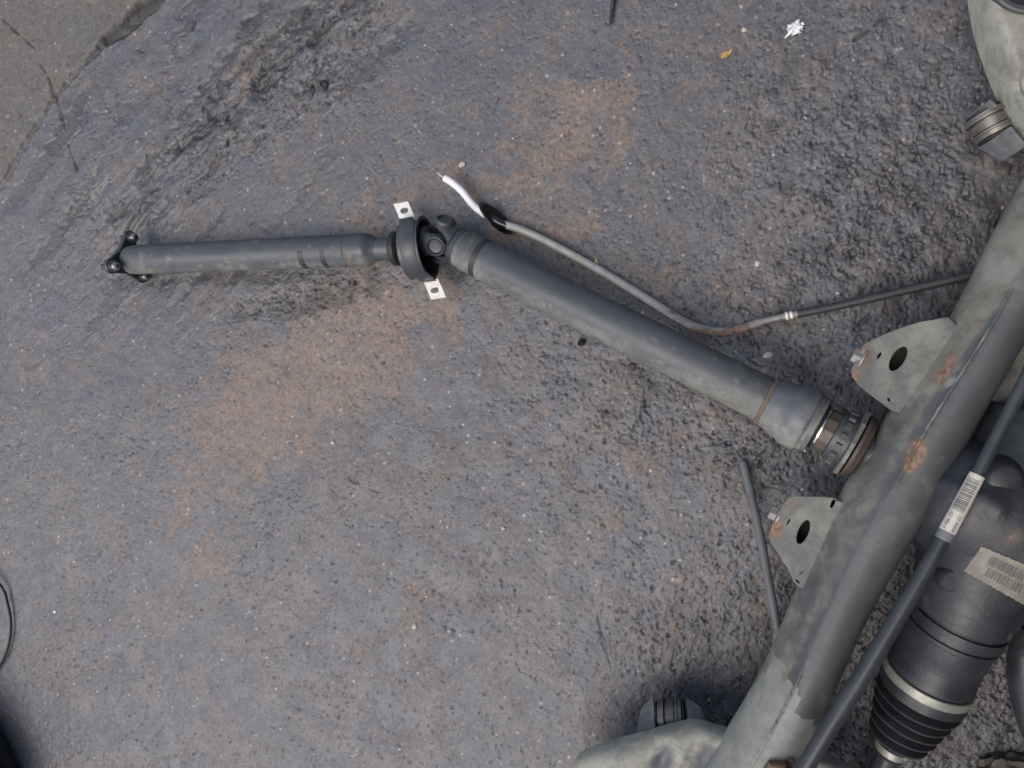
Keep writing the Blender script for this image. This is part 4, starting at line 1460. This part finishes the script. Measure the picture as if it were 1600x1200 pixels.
text_on_bar('BSWW  0.12', 828, 803, R(-30), -0.0050)
text_on_bar('A 196A  CX', 828, 803, R(28), -0.0050)

# ------------------------------------------------------------------ cable
cable = thing('brake_cable', 'bent steel cable pipe with white end and black sheath above the drive shaft', 'cable', tuple(at(935, 420, 0)))


def gp(px, py, h):
    p = at(px, py, h)
    return p


MB().tube(cr_path([gp(684, 270, .030), gp(690, 275, .030), gp(700, 282, .030)], .003), 0.0019, 8).build('wire_strand', M['pipe'], cable)
pts = cr_path([gp(695, 278, .030), gp(706, 285, .030), gp(722, 299, .030), gp(738, 319, .028), (gp(752, 331, .026)), gp(769, 341, .024)], .004)
MB().tube(pts, [0.0068] * (len(pts)), 20).build('white_sleeve', M['white'], cable)
MB().tube([pts[-1] - (pts[-1] - pts[-2]) * .2, gp(782, 349, .023), gp(792, 353, .022)], [0.0076, 0.0078, 0.0070], 16).build('grommet_neck', M['grommet'], cable)
pts = cr_path([gp(788, 351, .022), gp(812, 358, .020), gp(850, 375, .016), gp(890, 396, .014), gp(935, 421, .013), gp(985, 451, .013), gp(1040, 485, .013), gp(1070, 503, .013), gp(1098, 514, .014), gp(1128, 518, .015), gp(1160, 513, .016), gp(1186, 504, .017)], .005)
pip = MB().tube(pts, 0.0071, 20).build('pipe', M['pipe'], cable)
paint(pip, 'rust', lambda p, x, y: 0.50 * blob(x, y, 1045, 487, 8, 6) + (0.30 if x > 1050 else 0) + 0.45 * blob(x, y, 1150, 517, 40, 8, -12) + 0.40 * blob(x, y, 1105, 519, 30, 6, 10))
paint(pip, 'dust', lambda p, x, y: 0.2 if x < 1000 else 0.05)
pts = [gp(1182, 506, .017), gp(1190, 503, .017), gp(1193, 502, .018), gp(1225, 494.5, .020), gp(1249, 490, .022)]
fer = MB().tube(pts, [0.0066, 0.0072, 0.0058, 0.0056, 0.0058], 18).build('ferrule', M['boltdull'], cable)
for x in (1227, 1234):
    a, b = gp(x, 494.2 - (x - 1226) * .18, .0205), gp(x + 4, 493.4 - (x - 1226) * .18, .0208)
    MB().tube([a, b], 0.0066, 18).build('crimp_ring', M['bare'], fer)
pts = cr_path([gp(1246, 490.5, .022), gp(1300, 480, .026), gp(1380, 462, .034), gp(1450, 446, .042), gp(1515, 431, .050), gp(1600, 410, .06), gp(1680, 390, .07)], .01)
MB().tube(pts, 0.0068, 20).build('sheath', M['sheath'], cable)
# oval grommet: a ring plate around the pipe
gc = gp(774.5, 341.5, .024)
ga = gp(797, 364, .010) - gp(752, 319, .040)
gl = ga.length / 2
ga.normalize()
gn = (gp(796, 352, .022) - gp(760, 335, .025)).normalized()
gb = gn.cross(ga).normalized()
gcv = (CO - gc).normalized()
rg = []
for i in range(48):
    t = 2 * math.pi * i / 48
    rg.append(gc + ga * gl * 0.96 * math.cos(t) + gb * 0.0155 * math.sin(t))
rg.append(rg[0])
rings_ = []
for i in range(49):
    t = 2 * math.pi * i / 48
    outw = (ga * math.cos(t) + gb * math.sin(t)).normalized()
    rings_.append([rg[i % 48] + outw * 0.0030 * math.cos(q) + gn * 0.0042 * math.sin(q) for q in [2 * math.pi * k / 12 for k in range(12)]])
grim = MB().rings(rings_, False, False).build('grommet_rim', M['grommet'], cable)
web = [gc + ga * gl * 0.93 * math.cos(2 * math.pi * i / 48) + gb * 0.0145 * math.sin(2 * math.pi * i / 48) for i in range(48)]
e2 = gn.cross(ga).normalized()
me = plate_mesh('grommet_web', web, [], gc, ga, e2, 0.003, 0.0005)
link('grommet_web', me, M['grommet'], grim)

# ------------------------------------------------------------------ loose rod
rod = thing('loose_rod', 'thin grey rod on the asphalt beside the lower subframe bracket', 'rod', tuple(at(1180, 800, 0)))
pts = cr_path([at(1160.5, 722, .012), at(1170, 760, .022), at(1180, 802, .035), at(1190, 850, .048), at(1200, 905, .062), at(1212, 968, .076), at(1216, 990, .08)], .006)
MB().tube([pts[0] - (pts[1] - pts[0]) * .25] + pts, [0.004] + [0.0066] + [0.0073] * (len(pts) - 1), 20).build('rod_shank', M['rodgrey'], rod)
MB().tube([pts[-1] - (pts[-1] - pts[-2]) * .2, at(1214, 1010, .08), at(1225, 1050, .08)], 0.0078, 16).build('rod_end', M['tape'], rod)

# ------------------------------------------------------------------ bits at the lower right
ca = thing('control_arm', 'dark suspension arm at the right edge beside the ribbed boot', 'suspension arm', tuple(at(1610, 1050, 0)))
pts = cr_path([at(1612, 985, .06), at(1604, 1020, .06), at(1606, 1070, .055), at(1614, 1130, .05), at(1640, 1230, .04)], .01)
MB().tube(pts, [0.020 + 0.006 * math.sin(i * .25) for i in range(len(pts))], 24).build('arm_tube', M['diff'], ca)
MB().lathe(at(1604, 1004, .03), ZUP, [(0, .020), (0.03, .024), (0.05, .024), (0.055, .018)], 32).build('arm_eye', M['diff'], ca)


def lump(name, px, py, r, squash, m, seed, label, cat, rot=0, elong=1.0, group=None, facets=2):
    bm = bmesh.new()
    bmesh.ops.create_icosphere(bm, subdivisions=facets, radius=1.0)
    rs_ = random.Random(seed)
    c = at(px, py, 0)
    z = gz(c.x, c.y)
    for v_ in bm.verts:
        k_ = 1 + rs_.uniform(-.22, .22)
        x, y, q = v_.co * k_
        x *= elong
        v_.co = V((x * math.cos(rot) - y * math.sin(rot), x * math.sin(rot) + y * math.cos(rot), q * squash)) * r
    me_ = bpy.data.meshes.new(name)
    bm.to_mesh(me_)
    bm.free()
    o_ = link(name, me_, m, None, False)
    o_.location = (c.x, c.y, z + r * squash * 0.7)
    return tag(o_, label, cat, group)


lump('dirt_clod', 1568, 1205, 0.028, 0.7, M['dirt'], 4, 'brown muddy clod at the bottom right corner', 'clod', 0.3, 1.3, None, 3)
# ------------------------------------------------------------------ bottom-left tyre and wire
E1 = at(40, 1205, 0)
tc = E1 + V((-0.93, -0.37, 0)).normalized() * 0.30
tyre = thing('tyre', 'black rubber tyre lying flat in the bottom left corner', 'tyre', (tc.x, tc.y, 0))
tp = [(0.010, 0.22), (0.003, 0.245), (0.0, 0.270), (0.008, 0.290), (0.018, 0.298)]
for i in range(3):
    z = 0.022 + i * 0.026
    tp += [(z, 0.300), (z + 0.018, 0.300), (z + 0.020, 0.294), (z + 0.024, 0.294)]
tp += [(0.104, 0.298), (0.114, 0.290), (0.120, 0.270), (0.118, 0.245), (0.110, 0.22)]
MB().lathe(V((tc.x, tc.y, 0.0)), ZUP, tp + [(0.105, 0.215), (0.015, 0.215), (0.010, 0.22)], 96, cap0=False, cap1=False).build('tread', M['tyre'], tyre)
pts = cr_path([at(-30, 880, .012), at(3, 918, .008), at(11, 940, .005), at(17, 972, .004), at(14, 1005, .004), at(3, 1034, .004), at(-20, 1065, .005)], .005)
wire = MB().tube(pts, 0.0030, 10).build('wire', M['black'])
tag(wire, 'thin black wire curving in from the left edge', 'wire')

# ------------------------------------------------------------------ litter
def crumple():
    bm = bmesh.new()
    bmesh.ops.create_grid(bm, x_segments=14, y_segments=12, size=1)
    rs_ = random.Random(5)
    for v_ in bm.verts:
        v_.co = V((v_.co.x * 0.013 + rs_.uniform(-.0025, .0025), v_.co.y * 0.011 + rs_.uniform(-.0025, .0025), rs_.uniform(0, 0.008)))
    bmesh.ops.delete(bm, geom=[f for f in bm.faces if f.calc_center_median().length > 0.0115 + rs_.uniform(-.003, .002)], context='FACES')
    bmesh.ops.solidify(bm, geom=bm.faces[:], thickness=0.0006)
    me_ = bpy.data.meshes.new('crumpled_foil')
    bm.to_mesh(me_)
    bm.free()
    o_ = link('crumpled_foil', me_, M['foil'], None, False)
    c = at(1243, 42, 0)
    o_.location = (c.x, c.y, gz(c.x, c.y) + 0.001)
    return tag(o_, 'small crumpled white foil scrap near the top edge', 'foil')


crumple()


def leaf(px, py, pts, m, label, tilt):
    c = at(px, py, 0)
    W = [at(x, y, 0) - c for x, y in pts]
    ctr = sum(W, V((0, 0, 0))) / len(W)
    vs_ = [V((p.x, p.y, 0.002 + 0.004 * abs(math.sin(i * 1.9)) + tilt * p.x)) for i, p in enumerate(W)]
    cen = V((ctr.x, ctr.y, 0.0025))
    n = len(vs_)
    allv = vs_ + [cen] + [p - ZUP * 0.0006 for p in vs_] + [cen - ZUP * 0.0006]
    fs_ = []
    for i in range(n):
        j = (i + 1) % n
        fs_ += [(i, j, n), (n + 1 + j, n + 1 + i, 2 * n + 1), (i, n + 1 + i, n + 1 + j, j)]
    mb = MB()
    mb.add(allv, fs_)
    o_ = mb.build('dry_leaf', m, None, False)
    o_.location = (c.x, c.y, gz(c.x, c.y) + 0.0015)
    return tag(o_, label, 'leaf')


leaf(1135, 85, [(1127, 91), (1126, 84), (1131, 81), (1138, 80), (1145, 76), (1141, 84), (1135, 90)], M['leaf'], 'small yellow-brown dry leaf below the foil scrap', 0.1)
leaf(932, 410, [(926, 414), (931, 403), (935, 409), (937, 417), (931, 414)], M['leaf2'], 'pale orange leaf fragment beside the steel cable pipe', 0.0)

c = at(505, 132, 0)
plug = MB().lathe(V((0, 0, 0)), V((0.3, -0.25, 1)).normalized(), [(0, 0.0085), (0.004, 0.0095), (0.007, 0.009), (0.008, 0.006), (0.005, 0.0055), (0.005, 0.001)], 24).build('rubber_plug', M['black'])
plug.location = (c.x, c.y, gz(c.x, c.y) + 0.001)
tag(plug, 'small round black rubber plug above the front drive shaft tube', 'plug')
c = at(910, 536, 0)
nut = MB().lathe(V((0, 0, 0)), V((-0.5, 0.3, .5)).normalized(), [(0, 0.003), (0, 0.0068), (0.006, 0.0068), (0.006, 0.0035), (0.001, 0.003)], 16).build('black_clip', M['black'])
nut.location = (c.x, c.y, gz(c.x, c.y) + 0.005)
tag(nut, 'small black ring clip below the middle of the rear shaft', 'clip')
lump('rusty_nub', 986, 574, 0.0075, 0.7, M['dirt'], 8, 'small brown rusty nub touching the rear shaft', 'nub')
st = MB().tube([at(960, -22, 0.006), at(958, 0, 0.006), at(955, 22, 0.007), at(953, 38, 0.006)], [0.0045, 0.004, 0.0032, 0.0018], 8).build('stick', M['stick'])
tag(st, 'short dark wooden stick poking in from the top edge', 'stick')
st = MB().tube([at(868, 480, 0.003), at(876, 470, 0.003)], [0.001, 0.001], 6)
lump('pebble', 723, 257, 0.0054, 0.55, M['stone'], 21, 'pale flat pebble above the white cable end', 'pebble', 0.4, 1.3)
lump('pebble', 1163, 45, 0.0041, 0.55, M['stone'], 22, 'pale pebble left of the crumpled foil', 'pebble')
lump('pebble', 519, 692, 0.0041, 0.6, M['stone'], 23, 'pale pebble at the lower edge of the brown patch', 'pebble')
lump('pebble', 1184, 412, 0.0045, 0.5, M['stone'], 24, 'pale pebble right of the cable pipe, near the asphalt centre', 'pebble', 0.9, 1.2)
lump('pebble', 648, 979, 0.0046, 0.5, M['stone'], 25, 'cream pebble in the lower middle of the asphalt', 'pebble', 1.2, 1.4)
lump('pebble', 786, 826, 0.0037, 0.6, M['stone'], 26, 'pale pebble right of the lower middle asphalt', 'pebble', 0, 1)
lump('pebble', 82, 957, 0.0034, 0.6, M['foil'], 27, 'white pebble right of the black wire', 'pebble', 0, 1)
lump('pebble', 1200, 510 + 45, 0.0056, 0.4, M['stone'], 28, 'flat pinkish pebble between rear shaft and upper bracket', 'pebble', .5, 1.5)

# loose grit over the whole yard: nobody could count it
rs = np.random.RandomState(12)
NG = 1000
gvs, gfs = [], []
base = [V(p) for p in ((1, 0, 0), (-1, 0, 0), (0, 1, 0), (0, -1, 0), (0, 0, 1), (0, 0, -1))]
tri = [(0, 2, 4), (2, 1, 4), (1, 3, 4), (3, 0, 4), (2, 0, 5), (1, 2, 5), (3, 1, 5), (0, 3, 5)]
for i in range(NG):
    px, py = rs.uniform(-40, 1640), rs.uniform(-40, 1240)
    p = at(px, py, 0)
    r_ = 0.0007 + 0.0019 * rs.rand() ** 3.5
    if rs.rand() < 0.02:
        r_ *= 1.7
    a = rs.uniform(0, 6.28)
    ca, sa = math.cos(a), math.sin(a)
    z = gz(p.x, p.y)
    o_ = len(gvs)
    for b in base:
        k_ = 1 + rs.uniform(-.35, .35)
        x, y, q = b.x * r_ * k_ * rs.uniform(.8, 1.6), b.y * r_ * k_, b.z * r_ * 0.7 * k_
        gvs.append((p.x + x * ca - y * sa, p.y + x * sa + y * ca, z + q + r_ * 0.3))
    gfs += [tuple(o_ + t for t in f) for f in tri]
k = NT('grit_stone')
vor = k.voro(90, 'F1', out='Color')
sp_ = k.n('ShaderNodeSeparateColor')
k.put(sp_.inputs[0], vor)
gcol = k.mix(k.ramp(sp_.outputs[0], 0.25, 0.8), (0.16, 0.14, 0.12), (0.52, 0.50, 0.45))
gcol = k.mix(k.ramp(sp_.outputs[1], 0.72, 0.78), gcol, (0.06, 0.06, 0.065))
gm = k.done(gcol, 0.55)
mb = MB()
mb.v, mb.f = gvs, gfs
grit = mb.build('grit', gm, None, False)
tag(grit, 'fine pale grit scattered over the asphalt', 'grit', None, 'stuff')
